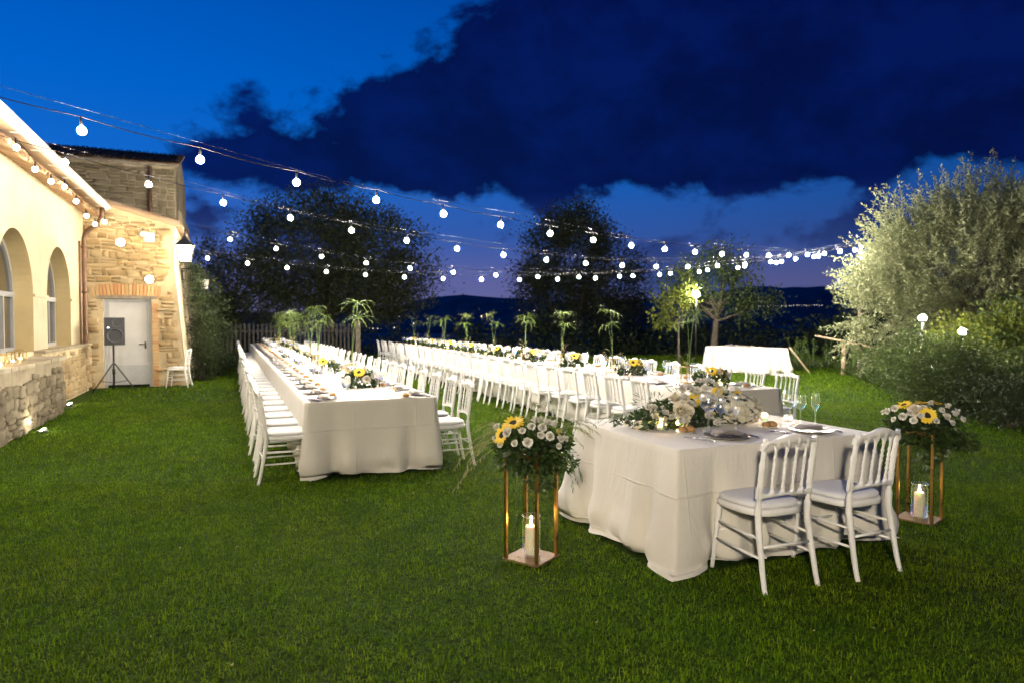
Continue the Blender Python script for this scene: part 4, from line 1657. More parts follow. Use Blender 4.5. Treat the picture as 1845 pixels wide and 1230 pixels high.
# ------------------------------------------------------------------ flowers
def rose_mesh(r, mat, seed, name='rose'):
    g = random.Random(seed)
    mb = MB()
    for ring, (nr, tilt, sc) in enumerate(((3, .10, .42), (4, .32, .62), (5, .55, .82), (6, .95, .98))):
        for k in range(nr):
            a = 2 * math.pi * (k + .37 * ring) / nr + g.uniform(-.25, .25)
            tl = tilt * g.uniform(.75, 1.3)
            hs = g.uniform(.85, 1.15)
            V = []
            for i in range(5):
                u = i / 4
                for j in range(5):
                    w_ = (j / 4 - .5) * 2
                    ph = tl * u ** 1.5 + .12 * u * u
                    rad = r * sc * (.25 + .75 * math.sin(ph) * 1.0 + .15 * u)
                    z = r * hs * (1.25 * u * math.cos(ph * .8) * (1.0 - .12 * ring) - .05 * ring)
                    aa = a + w_ * (.75 - .25 * u ** 3)
                    V.append((rad * math.cos(aa), rad * math.sin(aa), z - .06 * r * w_ * w_ * u))
            mb.add(V, [(i * 5 + j, i * 5 + j + 1, i * 5 + j + 6, i * 5 + j + 5) for i in range(4) for j in range(4)], True)
    mb.lathe([(0, .55 * r), (r * .14, .5 * r), (r * .3, 0)], 8)
    return mb.mesh(name, mat)


def sunflower_meshes(r, seed):
    g = random.Random(seed)
    pt = MB()
    for ring, n in ((0, 17), (1, 15)):
        for k in range(n):
            a = 2 * math.pi * (k + .5 * ring) / n + g.uniform(-.08, .08)
            L = r * g.uniform(.88, 1.08)
            wd = r * .17
            lift = .10 + .22 * ring + g.uniform(-.08, .12)
            c, s = math.cos(a), math.sin(a)
            V = []
            for u, ww in ((.30, .55), (.6, 1.0), (.85, .65), (1.0, .05)):
                z = r * (lift * u - .15 * u * u)
                for q in (-1, 0, 1):
                    V.append((c * L * u - s * wd * ww * q, s * L * u + c * wd * ww * q, z - .02 * r * abs(q)))
            pt.add(V, [(i * 3 + j, i * 3 + j + 1, i * 3 + j + 4, i * 3 + j + 3) for i in range(3) for j in range(2)], True)
    dk = MB().lathe([(r * .43, .0), (r * .42, r * .06), (r * .30, r * .12), (r * .15, r * .09), (0, r * .07)], 14)
    return pt.mesh('petals', M_sun), dk.mesh('disk', M_disk)


ROSE = [rose_mesh(1.0, M_rose, 1), rose_mesh(1.0, M_white, 2), rose_mesh(1.0, M_white, 3)]
for q_, me_ in enumerate(ROSE):
    for v_ in me_.vertices:
        c_ = v_.co
        w_ = mnoise.noise((c_.x * 2.2 + q_ * 7, c_.y * 2.2, c_.z * 2))
        v_.co = (c_.x * (1 + .22 * w_), c_.y * (1 + .18 * mnoise.noise((c_.y * 2.5, q_ * 3.1, c_.x * 2))), c_.z * 1.25 + .16 * w_)
SUNF = [sunflower_meshes(1.0, 1), sunflower_meshes(1.0, 2)]


def aim(o, d, roll=0.0):
    q = Vector(d).to_track_quat('Z', 'Y')
    o.rotation_mode = 'QUATERNION'
    o.rotation_quaternion = q
    return o


def add_rose(parent, p, d, r, k=None):
    o = ob('rose', ROSE[rnd.randrange(3) if k is None else k], parent, p, scale=r)
    return aim(o, d)


def add_sun(parent, p, d, r):
    a, b_ = SUNF[rnd.randrange(2)]
    o = ob('sunflower', a, parent, p, scale=r)
    aim(o, d)
    ob('disk', b_, o)
    return o


def cluster_mesh(seed, n, R_, r, mat, name):
    """a head of many small flowers"""
    g = random.Random(seed)
    mb = MB()
    for i in range(n):
        z = 1 - 1.7 * (i + .5) / n
        a = i * 2.39996 + g.uniform(-.2, .2)
        rr = math.sqrt(max(0, 1 - z * z))
        d = Vector((rr * math.cos(a), rr * math.sin(a), z))
        p = d * R_ * g.uniform(.80, 1.08)
        q = (d + Vector((g.uniform(-.5, .5), g.uniform(-.5, .5), g.uniform(-.5, .5)))).to_track_quat('Z', 'Y').to_matrix()
        roll = g.uniform(0, 1.57)
        for k in range(4):
            b_ = roll + k * math.pi / 2
            V = []
            for (u, ww, zz) in ((.05, .25, 0), (.55, .55, .08), (1.0, .34, .02)):
                for s in (-1, 1):
                    x = (u * math.cos(b_) - s * ww * math.sin(b_)) * r
                    y = (u * math.sin(b_) + s * ww * math.cos(b_)) * r
                    V.append(p + q @ Vector((x, y, zz * r + g.uniform(-.08, .08) * r)))
            mb.add(V, [(0, 1, 3, 2), (2, 3, 5, 4)], False)
    mb.lathe([(R_ * .62 * math.sin(math.pi * i / 6), -R_ * .62 * math.cos(math.pi * i / 6)) for i in range(7)], 10)
    return mb.mesh(name, mat)


HYD = cluster_mesh(1, 300, 1.0, .125, M_hyd, 'hydrangea')


def leafy(parent, name, ells, n, leaf, aspect, mat, seed, shell=.2, out=1.0, droop=0.0):
    g = np.random.default_rng(seed)
    P, D = clumps(ells, n, g, shell)
    LD = D * out + g.normal(size=P.shape) * .55 + np.array([0, 0, .25 - droop])
    return ob(name, leaf_mesh(name, P, LD, leaf, aspect, mat, g), parent)


def spray(parent, name, base, tips, mat, seeds=True, r=.0016, wob=.04, sd=1):
    """arching grass stems carrying seed spikelets"""
    g = random.Random(sd)
    mb = MB()
    for tip in tips:
        a, c = Vector(base) + Vector((g.uniform(-.03, .03), g.uniform(-.03, .03), 0)), Vector(tip)
        m = (a + c) / 2 + Vector((g.uniform(-wob, wob), g.uniform(-wob, wob), .10 + .25 * (c - a).length * .5))
        pts = bezier(a, m, c, 9)
        mb.tube(pts, [r * (1.2 - .08 * i) for i in range(10)], 4, cap=False)
        if seeds:
            for k in range(14):
                u = .55 + .45 * k / 13
                i = min(8, int(u * 9))
                f = u * 9 - i
                p = pts[i].lerp(pts[i + 1], min(1, f))
                d = (pts[i + 1] - pts[i]).normalized() + Vector((g.uniform(-.6, .6), g.uniform(-.6, .6), g.uniform(-.7, .2)))
                e = p + d * .018
                e2 = e + (d + Vector((0, 0, -.5))).normalized() * .017
                sdv = d.cross(Vector((0, 0, 1))).normalized() * .0032
                mb.add([p, e + sdv, e2, e - sdv], [(0, 1, 2, 3)])
    return mb.build(name, mat, parent)


# tall brass stands with bouquets and hurricane candles
def candle_stand(loc, rz, which, seed, face):
    g = random.Random(seed)
    S = thing('flower_stand', 'tall four legged brass flower stand on the lawn ' + which, 'stand', loc, rz)
    h, a = .68, .118
    MB().box((0, 0, .018), (.27, .27, .012)).build('base_plate', M_plate, S)
    for sx in (-1, 1):
        for sy in (-1, 1):
            MB().box((sx * a, sy * a, .024 + h / 2), (.020, .020, h)).build('leg', M_brass, S)
    tp = MB()
    for s in (-1, 1):
        tp.box((s * a, 0, h + .014), (.019, .216, .019))
        tp.box((0, s * a, h + .014), (.216, .019, .019))
    tp.build('top_frame', M_brass, S)
    MB().box((0, 0, h + .028), (.25, .25, .008)).build('top_plate', M_plate, S)
    J = thing('hurricane_jar', 'clear glass hurricane jar standing on the brass stand ' + which, 'jar', (loc[0], loc[1], .026), rz)
    MB().lathe([(0, .004), (.055, .004), (.060, .012), (.060, .225), (.052, .243), (.058, .262), (.062, .265), (.060, .268), (.050, .245), (.056, .225), (.056, .014), (0, .010)], 24).build('glass', M_jar, J)
    C = thing('pillar_candle', 'lit ivory pillar candle inside the hurricane jar ' + which, 'candle', (loc[0], loc[1], .038), rz)
    MB().lathe([(0, 0), (.037, 0), (.038, .01), (.038, .178), (.034, .186), (.022, .182), (0, .180)], 20).build('wax', M_wax, C)
    MB().tube([(0, 0, .18), (.001, 0, .193)], .0015, 5).build('wick', M_black, C)
    MB().lathe([(0, .188), (.0058, .196), (.0065, .206), (.0035, .222), (0, .236)], 10).build('flame', E_candle, C)
    B = thing('stand_bouquet', 'bouquet of white roses and sunflowers on brass stand ' + which, 'flowers', (loc[0], loc[1], h + .034), face)
    leafy(B, 'foliage', [(0, 0, .02, .21, .21, .13), (.05, -.09, -.10, .13, .10, .13), (-.03, -.05, -.03, .20, .18, .09), (.0, .02, .05, .26, .22, .07)], 1700, .050, .5, L_bouq, seed, .1, 1.0, .2)
    leafy(B, 'trailing_leaves', [(.05, -.09, -.20, .05, .05, .12), (.21, .05, -.07, .10, .10, .07)], 260, .042, .45, L_bouq, seed + 1, .1, .7, .6)
    return B, g


B1, g1 = candle_stand((1.80, 4.02, 0), R(33), 'left of the table for two', 51, R(-24))
for p, d, r in (((-.16, -.10, .08), (-1, -.7, .5), .055), ((-.10, -.02, .14), (-.3, -.4, 1), .065)):
    add_sun(B1, (p[0] * 1.15, p[1] * 1.3, p[2] + .04), d, r * 1.15)
add_sun(B1, (.19, .04, .10), (.8, -.2, .6), .045)
for p, r in (((-.09, -.17, .05), .026), ((.05, -.17, .10), .028), ((.12, -.05, .15), .028), ((-.05, -.13, .12), .026), ((-.20, -.07, .06), .026), ((.15, -.15, .03), .024), ((-.19, -.02, .12), .034), ((-.13, -.14, .11), .036), ((-.02, -.19, .06), .036), ((.10, -.15, .09), .034), ((.16, -.10, .06), .032), ((.06, -.09, .13), .034), ((.02, .02, .15), .036),
             ((.09, .02, .14), .034), ((.0, -.10, .14), .030), ((.19, -.03, .05), .028), ((-.17, -.12, .03), .024), ((.05, .09, .14), .036), ((.13, .06, .13), .030)):
    add_rose(B1, (p[0] * 1.12, p[1] * 1.22, p[2] + .03), (p[0], p[1] - .05, .12), r * .86, rnd.choice((1, 2)))
spray(B1, 'oat_grass', (-.08, .0, .08), [(-.34 + g1.uniform(-.10, .06), -.05 + g1.uniform(-.12, .2), g1.uniform(-.10, .14)) for _ in range(14)], M_drygreen, sd=3)
spray(B1, 'oat_grass', (-.02, .02, .10), [(g1.uniform(-.22, .25), g1.uniform(-.1, .25), g1.uniform(.16, .30)) for _ in range(13)], M_drygreen, sd=4)
spray(B1, 'oat_grass', (.12, .02, .08), [(g1.uniform(.30, .42), g1.uniform(-.15, .2), g1.uniform(.0, .18)) for _ in range(9)], M_drygreen, sd=6)
spray(B1, 'dry_stalks', (-.1, -.05, .05), [(-.48, -.08, -.22), (-.44, -.04, -.16), (-.50, .02, -.12), (-.42, .05, -.10), (-.46, -.02, -.05)], M_straw, sd=5)
spray(B1, 'fern_tail', (.16, .0, .02), [(.30, -.06, -.20), (.27, -.02, -.25), (.33, -.10, -.16)], M_stem, sd=7)
B2, g2 = candle_stand((4.95, 3.66, 0), R(20), 'right of the table for two', 61, R(-48))
for p, d, r in (((-.10, .0, .15), (-.4, -.3, 1), .055), ((.02, -.14, .10), (.1, -1, .35), .058), ((.02, .08, .16), (0, .1, 1), .055), ((.09, .06, .17), (.2, .0, 1), .045)):
    add_sun(B2, (p[0] * 1.15, p[1] * 1.3, p[2] + .03), d, r * 1.1)
add_rose(B2, (-.05, -.10, .14), (-.1, -.6, .7), .055, 0)
for p, r in (((.07, -.16, .06), .026), ((.0, -.12, .15), .028), ((.16, -.14, .05), .026), ((-.08, -.16, .11), .026), ((.05, -.02, .17), .026), ((-.20, -.05, .10), .032), ((-.16, -.09, .13), .034), ((-.12, -.15, .08), .036), ((-.06, -.19, .06), .032), ((-.17, -.12, .05), .026), ((.13, -.12, .09), .034), ((.18, -.08, .11), .032),
             ((.20, -.02, .12), .030), ((.15, .02, .15), .032), ((.22, -.12, .08), .026), ((.11, -.07, .13), .028), ((-.02, -.19, .10), .026), ((-.22, .02, .08), .026)):
    add_rose(B2, (p[0] * 1.12, p[1] * 1.22, p[2] + .03), (p[0], p[1] - .05, .12), r * .86, rnd.choice((1, 2)))
spray(B2, 'fern_tail', (.15, -.04, .03), [(.36, -.08, -.16), (.40, -.05, -.22), (.33, .02, -.12), (.38, .04, -.06)], M_stem, sd=9)
leafy(B2, 'trailing_leaves', [(.27, -.05, -.06, .10, .07, .07)], 220, .045, .4, L_bouq, 71, .1, .7, .6)


# bouquet on the table for two
def centre_bouquet():
    B = thing('table_bouquet', 'large low bouquet with sunflowers, cream roses and a hydrangea on the table for two', 'flowers', (3.20, 4.22, TB))
    MB().lathe([(0, 0), (.10, 0), (.14, .05), (.15, .08), (.13, .08), (.09, .02), (0, .02)], 16).build('bowl', M_black, B)
    leafy(B, 'foliage', [(-.05, 0, .10, .34, .16, .13), (-.30, .0, .07, .20, .12, .07), (.32, .03, .12, .20, .13, .13)], 2200, .055, .5, L_bouq, 81, .1, 1.0)
    leafy(B, 'eucalyptus_leaves', [(-.36, -.08, .08, .09, .07, .08), (.10, -.13, .10, .09, .05, .07), (.40, -.03, .06, .10, .1, .06), (.34, .05, .24, .08, .05, .04)], 130, .062, .95, L_euc, 82, .2, .8)
    spray(B, 'trailing_branch', (-.28, .02, .07), [(-.62, .16, .035), (-.66, .22, .03), (-.56, .10, .03), (-.50, .22, .06)], M_stem, sd=11)
    leafy(B, 'branch_leaves', [(-.45, .12, .05, .16, .07, .03)], 150, .035, .35, L_bouq, 83, .1, .6)
    B.scale = (1.06, 1.0, .84)
    leafy(B, 'thin_twigs', [(-.30, .05, .22, .14, .06, .08), (-.05, .05, .27, .12, .05, .08)], 120, .06, .12, L_bouq, 84, .3, 1.0)
    for p, d, r in (((-.06, -.10, .235), (-.1, -1, .45), .062), ((.02, -.06, .245), (.25, -1, .6), .046), ((.22, -.02, .29), (-.1, -1, .4), .046), ((.38, -.05, .26), (.2, -.9, .5), .045), ((.11, -.12, .15), (.1, -1, .3), .045)):
        add_sun(B, p, d, r)
    add_rose(B, (-.16, -.12, .15), (-.15, -1, .35), .078, 0)
    add_rose(B, (-.16, -.05, .24), (-.2, -.5, .8), .055, 0)
    gg = random.Random(4)
    for cx, cy, cz, n, s in ((.0, -.13, .12, 8, .055), (-.20, -.13, .07, 7, .055), (-.35, -.02, .16, 5, .05), (.22, -.15, .10, 6, .05), (.12, .02, .30, 14, .10), (.24, .05, .26, 9, .08), (-.10, -.08, .24, 6, .06), (.05, -.10, .22, 6, .06), (-.28, -.06, .12, 6, .06), (-.02, .06, .30, 5, .06), (.42, .03, .24, 5, .06), (.09, -.17, .04, 3, .03)):
        for _ in range(n):
            d = Vector((gg.gauss(0, 1), -abs(gg.gauss(0.6, .7)), gg.gauss(.3, .8))).normalized()
            p = Vector((cx, cy, cz)) + d * s
            add_rose(B, p, d + Vector((0, -.4, .2)), gg.uniform(.021, .031), gg.choice((1, 2)))
    h = ob('hydrangea', HYD, B, (.345, -.10, .130), scale=(.175, .135, .145))
    h2 = ob('hydrangea', HYD, B, (.12, .04, .235), scale=(.09, .08, .07))


centre_bouquet()


# arrangements and brass cubes with papyrus on the long tables
def small_bouquet(loc, rz, label, seed, group, suns, s=1.0):
    g = random.Random(seed)
    B = thing('table_bouquet', label, 'flowers', loc, rz, group)
    B.scale = (s,) * 3
    leafy(B, 'foliage', [(0, 0, .07, .20, .13, .09)], 520, .055, .5, L_bouq, seed, .1, 1.0)
    for i in range(11):
        a = g.uniform(0, 6.28)
        e = g.uniform(.25, 1.3)
        d = Vector((math.cos(a) * math.cos(e), math.sin(a) * math.cos(e), math.sin(e)))
        add_rose(B, (d.x * .20, d.y * .13, .06 + d.z * .10), d, g.uniform(.028, .045), g.choice((0, 1, 2)))
    for k in range(suns):
        a = R(-110) + k * 1.1 + g.uniform(-.3, .3)
        d = Vector((math.cos(a) * .7, math.sin(a) * .7, .7))
        add_sun(B, (d.x * .16, d.y * .14, .09 + d.z * .11), d, .062)


UMB = None


def umbel_mesh(seed, n=24, L=.26):
    g = np.random.default_rng(seed)
    mb = MB()
    for k in range(n):
        a = 2 * math.pi * k / n + g.uniform(-.15, .15)
        l = L * g.uniform(.7, 1.1)
        e0 = g.uniform(.25, .8)
        dr = g.uniform(.55, 1.15)
        pts, x, z, e = [], 0.0, 0.0, e0
        for i in range(6):
            pts.append((x, z))
            x += math.cos(e) * l / 5
            z += math.sin(e) * l / 5
            e -= dr * .45
        c, s = math.cos(a), math.sin(a)
        V = []
        for i, (x, z) in enumerate(pts):
            wd = .0085 * (1 - .75 * abs(i / 5 - .4) ** 1.5) * (1 if i < 5 else .2)
            V += [(c * x - s * wd, s * x + c * wd, z), (c * x + s * wd, s * x - c * wd, z)]
        mb.add(V, [(i * 2, i * 2 + 1, i * 2 + 3, i * 2 + 2) for i in range(5)], True)
    return mb.mesh('umbel', L_papy)


UMBS = [umbel_mesh(i, 13 + i, .30) for i in range(4)]


CUBE_LEG = MB().box((0, 0, .10), (.010, .010, .20)).mesh('leg', M_brass2)


def papyrus(loc, label, group, seed, heights, frame_label, frame_group):
    g = random.Random(seed)
    F = thing('brass_cube', frame_label, 'stand', loc, g.uniform(-.3, .3), frame_group)
    a, h = .075, .20
    for sx in (-1, 1):
        for sy in (-1, 1):
            ob('leg', CUBE_LEG, F, (sx * a, sy * a, 0))
    tp = MB()
    for s in (-1, 1):
        for z in (.006, h + .006):
            tp.box((s * a, 0, z), (.011, .16, .0105))
            tp.box((0, s * a, z), (.139, .0105, .0105))
    tp.build('rails', M_brass2, F)
    P = thing('papyrus_stems', label, 'plant', loc, g.uniform(0, 6), group)
    MB().lathe([(0, .012), (.030, .012), (.034, .05), (.022, .11), (.026, .12), (.018, .115), (.024, .05), (0, .02)], 12).build('bottle', M_votive, P)
    for i, hh in enumerate(heights):
        an = g.uniform(0, 6.28)
        tx, ty = math.cos(an) * .10, math.sin(an) * .10
        tip = Vector((tx, ty, hh))
        MB().tube(bezier((0, 0, .03), (0, 0, hh * .6), tip, 6), [.0055] * 4 + [.0045] * 3, 5).build('stem', M_stem, P)
        u = ob('umbel', UMBS[g.randrange(4)], P, tip, g.uniform(0, 6), scale=g.uniform(.85, 1.15))
        u.rotation_euler = (g.uniform(-.35, .35), g.uniform(-.35, .35), g.uniform(0, 6))
    spray(P, 'dry_grass', (0, 0, .1), [(g.uniform(-.14, .14), g.uniform(-.14, .14), g.uniform(.25, .42)) for _ in range(5)], M_straw, sd=seed)


for i, y in enumerate((9.2, 11.9, 14.2, 16.6, 19.0, 21.4, 23.8)):
    papyrus((1.50 - .12 * (i % 2), y, TB), 'papyrus stems, %s group from the open end of table beside house' % nth(i), 'papyrus on the table beside the house', 200 + i,
            (1.00, .80) if i == 0 else (.98, .74, .86) if i == 1 else (.95, .7, .85, .6), 'brass cube frame, %s from the open end of table beside house' % nth(i), 'brass cubes on the table beside the house')
small_bouquet((1.44, 8.12, TB), 0, 'bouquet topped by one sunflower near the open end of the table beside the house', 301, None, 1, 1.12)
for i, y in enumerate((10.5, 13.0, 15.4, 17.8, 20.2, 22.6, 24.6)):
    small_bouquet((1.32 + rnd.uniform(-.1, .1), y, TB), rnd.uniform(0, 1), 'white rose bouquet, %s along table beside house after the sunflower one' % nth(i), 310 + i, 'rose bouquets on the table beside the house', 0 if i else 1, 1.1)
for i, y in enumerate((7.15, 9.0, 10.9, 12.6, 14.6, 16.6, 18.6, 20.4, 22.6)):
    p = T2N + ax * (y - 6.18)
    papyrus((p.x + rnd.uniform(-.06, .06), p.y, TB), 'papyrus stems, %s group from the open end of middle table' % nth(i), 'papyrus on the middle table', 400 + i, (.90, .70) if i % 3 else (.84, .74),
            'brass cube frame, %s from the open end of middle table' % nth(i), 'brass cubes on the middle table')
    q = p - ax * .55
    small_bouquet((q.x - .05, q.y, TB), T2R + rnd.uniform(-.2, .2), 'bouquet with sunflowers, %s from the open end of middle table' % nth(i), 420 + i, 'sunflower bouquets along the middle table', 2 if i < 4 else 1, 1.15)
    if i > 2:
        q = p + ax * .35
        small_bouquet((q.x, q.y, TB), T2R, 'all white rose bouquet, %s from the open end of middle table' % nth(i - 3), 440 + i, 'white bouquets along the middle table', 0, 1.05)

# gold cubes with tea lights on the terrace wall
for i, (y, x) in enumerate(((9.9, -2.82), (10.6, -2.72), (10.95, -2.95), (11.5, -2.80), (12.3, -2.90))):
    t = thing('candle_cube', 'brass cube candle frame, %s from the far end of the low terrace wall' % nth(4 - i), 'candle holder', (x, y, .967), rnd.uniform(-.4, .4), 'brass candle cubes on the terrace wall')
    a, h = .055, .15
    mb = MB()
    for sx in (-1, 1):
        for sy in (-1, 1):
            mb.box((sx * a, sy * a, h / 2), (.009, .009, h))
    for s in (-1, 1):
        mb.box((s * a, 0, h + .004), (.01, .12, .0085))
        mb.box((0, s * a, h + .004), (.10, .0095, .0085))
    mb.build('frame', M_brass2, t)
    MB().lathe([(0, .002), (.03, .002), (.032, .04), (.030, .04), (.028, .004)], 12).build('glass', M_votive, t)
    MB().lathe([(0, .012), (.0045, .020), (.005, .028), (0, .042)], 8).build('flame', E_tea, t)

# folded cloths left on the serving table
for i, (x, y, r) in enumerate(((14.25, 16.6, .3), (14.45, 17.0, 1.2), (14.3, 16.1, .8))):
    place(P_NAP, (x, y, TB), r, 'folded pale napkin left on the serving table by the olive tree', 'napkins on the serving table').scale = (2.2, 2.0, 1.6)


# ------------------------------------------------------------------ fences
def picket_fence():
    F = thing('picket_fence', 'dark wooden picket fence closing the lawn behind the table beside the house', 'fence', (-.9, 27.6, 0))
    L, n = 5.5, 36
    for i in range(n):
        x = .06 + i * (L - .12) / (n - 1)
        h = 1.42 + rnd.uniform(-.02, .02)
        MB().box((x, rnd.uniform(-.006, .006), h / 2 + .02), (.075, .025, h)).build('picket', M_fence, F)
    for z in (.35, 1.15):
        MB().box((L / 2, .045, z), (L, .05, .07)).build('rail', M_fence, F)
    MB().box((L + .15, .02, .78), (.20, .20, 1.56)).build('gate_post', M_wood, F)
    struct(MB().add([(-2.4, 25.9, .006), (3.4, 25.9, .006), (3.4, 27.5, .006), (-2.4, 27.5, .006)], [(0, 1, 2, 3)]).build('path', M_soil))


picket_fence()


def rail_fence():
    F = thing('post_and_rail_fence', 'rustic post and rail fence beyond the serving table', 'fence', (0, 0, 0))
    P = [(17.9, 14.9), (18.3, 13.6), (18.5, 12.2)]
    hs = (.98, .80, .74)
    P = [(16.4, 14.55), (16.55, 13.4), (16.9, 12.2)]
    for (x, y), h in zip(P, hs):
        MB().tube([(x, y, -.1), (x + .02, y, h)], [.065, .055], 8).build('post', M_woodp, F)
    for (a, ha), (b_, hb) in zip(zip(P, hs), zip(P[1:], hs[1:])):
        MB().tube([(a[0], a[1], ha - .03), (b_[0], b_[1], hb - .03)], .04, 6).build('rail', M_woodp, F)
    MB().tube([(16.2, 15.4, 1.10), (16.4, 14.5, .96)], .035, 6).build('rail', M_woodp, F)
    MB().tube([(15.9, 15.3, 0), (15.7, 15.9, .75)], .03, 6).build('brace', M_woodp, F)


rail_fence()


# ------------------------------------------------------------------ trees and shrubs
def tree(name, label, base, h_trunk, ells, k, per, sig, leaf, aspect, mat, seed, r0=.2, group=None, limbs=16, shell=.45):
    T = thing(name, label, 'tree', base, 0, group)
    cr, C = foliage('crown', T, ells, k, per, sig, leaf, aspect, mat, seed, shell)
    g = random.Random(seed)
    mb = MB()
    top = Vector((g.uniform(-.2, .2), g.uniform(-.2, .2), h_trunk))
    mb.tube(bezier((0, 0, -.3), (g.uniform(-.2, .2), g.uniform(-.2, .2), h_trunk * .5), top, 6), [r0 * (1.15 - .08 * i) for i in range(7)], 8)
    for i in range(limbs):
        c = Vector(C[g.randrange(len(C))])
        s = top * g.uniform(.7, 1.0)
        mid = (s + c) / 2 + Vector((g.uniform(-.3, .3), g.uniform(-.3, .3), -.15 * (c - s).length))
        mb.tube(bezier(s, mid, c, 6), [r0 * q for q in (.5, .4, .32, .25, .18, .1, .05)], 5)
    mb.build('trunk', M_bark, T)
    return T


def at(px, d):
    p = FW * d + RT * ((px - 922) / 1230 * d)
    return p


def tree_at(px, d, *a, **k):
    p = at(px, d)
    return (p.x, p.y, ground_z(d, 0))


# big tree behind the picket fence
b = tree_at(595, 36)
tree('broadleaf_tree', 'big dark broadleaf tree behind the picket fence', b, 4.6,
     [(-1.2, .4, 6.8, 3.4, 3.2, 3.1), (2.0, -.8, 6.4, 3.2, 3.0, 2.9), (.6, 0, 4.5, 4.2, 3.4, 1.6), (3.6, -1.4, 5.4, 1.8, 1.6, 1.7), (.4, 0, 8.4, 2.3, 2.2, 1.5)], 520, 120, .40, .145, .55, L_tree, 601, .30)
b = tree_at(415, 33)
tree('broadleaf_tree', 'loose dark tree with sky showing through beside the stone annex', b, 3.4,
     [(0, 0, 3.9, 2.0, 1.8, 2.5), (.9, -.3, 2.6, 1.8, 1.6, 1.5), (-.8, 0, 3.0, 1.6, 1.5, 1.6)], 220, 90, .30, .13, .5, L_tree, 602, .18)
b = tree_at(500, 42)
tree('broadleaf_tree', 'low dark tree under the crown of the big broadleaf tree', b, 3.0,
     [(-2.0, 0, 3.2, 2.6, 2.0, 1.4), (0, 0, 3.0, 2.4, 2.0, 1.2)], 90, 70, .36, .19, .5, L_dark, 603, .18)
b = tree_at(1030, 46)
tree('broadleaf_tree', 'tall hazy dark tree beyond the far end of the lawn', b, 6.0,
     [(-.4, 0, 10.6, 3.0, 2.8, 3.9), (2.4, -.7, 9.2, 2.5, 2.2, 3.4), (-1.9, .3, 8.2, 2.0, 2.0, 2.8), (.2, 0, 13.0, 1.9, 1.8, 1.7)], 380, 110, .45, .17, .55, L_tree, 604, .28)
b = tree_at(1115, 52)
tree('broadleaf_tree', 'lower dark tree beside the tall hazy tree', b, 4.5,
     [(0, 0, 8.4, 2.6, 2.4, 3.0), (1.4, 0, 6.4, 2.6, 2.2, 2.4)], 150, 75, .46, .22, .55, L_dark, 605, .22)
b = tree_at(1285, 27)
tree('garden_tree', 'small garden tree holding the tall globe lamp among its leaves', b, 2.2,
     [(.3, 0, 3.0, 1.7, 1.5, 1.4), (1.4, -.6, 2.3, 1.0, .9, .9), (-1.0, .5, 2.8, 1.3, 1.0, .9), (.4, 0, 3.9, 1.0, 1.0, .8)], 120, 70, .26, .11, .55, L_mid, 606, .14)
# branches of that tree, lamplight put into their pale leaf colour
b = at(1225, 25.2)
tree('lamplit_branches', 'pale lamp side branches of the small garden tree by the globe lamp', (b.x, b.y, 0), 1.5,
     [(-.3, 0, 2.35, .75, .5, .30), (-.75, .0, 1.65, .42, .35, .42), (.45, 0, 2.5, .4, .35, .45), (.2, 0, 3.1, .3, .3, .3)], 40, 26, .14, .12, .75, L_lime, 607, .05, limbs=8)


def shrub(label, loc, ells, k, per, sig, leaf, aspect, mat, seed, name='shrub', group=None, shell=.3):
    T = thing(name, label, 'shrub', loc, 0, group)
    o, C = foliage('foliage', T, ells, k, per, sig, leaf, aspect, mat, seed, shell)
    g = random.Random(seed)
    mb = MB()
    for i in range(9):
        c = Vector(C[g.randrange(len(C))])
        mb.tube(bezier((g.uniform(-.15, .15), g.uniform(-.15, .15), -.05), Vector((c.x * .4, c.y * .4, c.z * .6)), c, 5), [.022, .018, .014, .010, .007, .004], 4)
    mb.build('stems', M_bark, T)


shrub('tall narrow climbing evergreen against the side of the stone annex', (-.62, 19.6, 0), [(0, 0, .9, .30, .5, .95), (-.12, .2, 1.9, .20, .4, .8), (-.2, .3, 2.6, .12, .3, .5)], 130, 80, .09, .06, .45, L_dark, 611, 'climbing_shrub')
shrub('second climbing evergreen farther along the annex side wall', (-.35, 21.0, 0), [(0, 0, .8, .36, .5, .9), (-.1, 0, 1.8, .25, .4, .9)], 70, 70, .13, .08, .45, L_dark, 612, 'climbing_shrub')

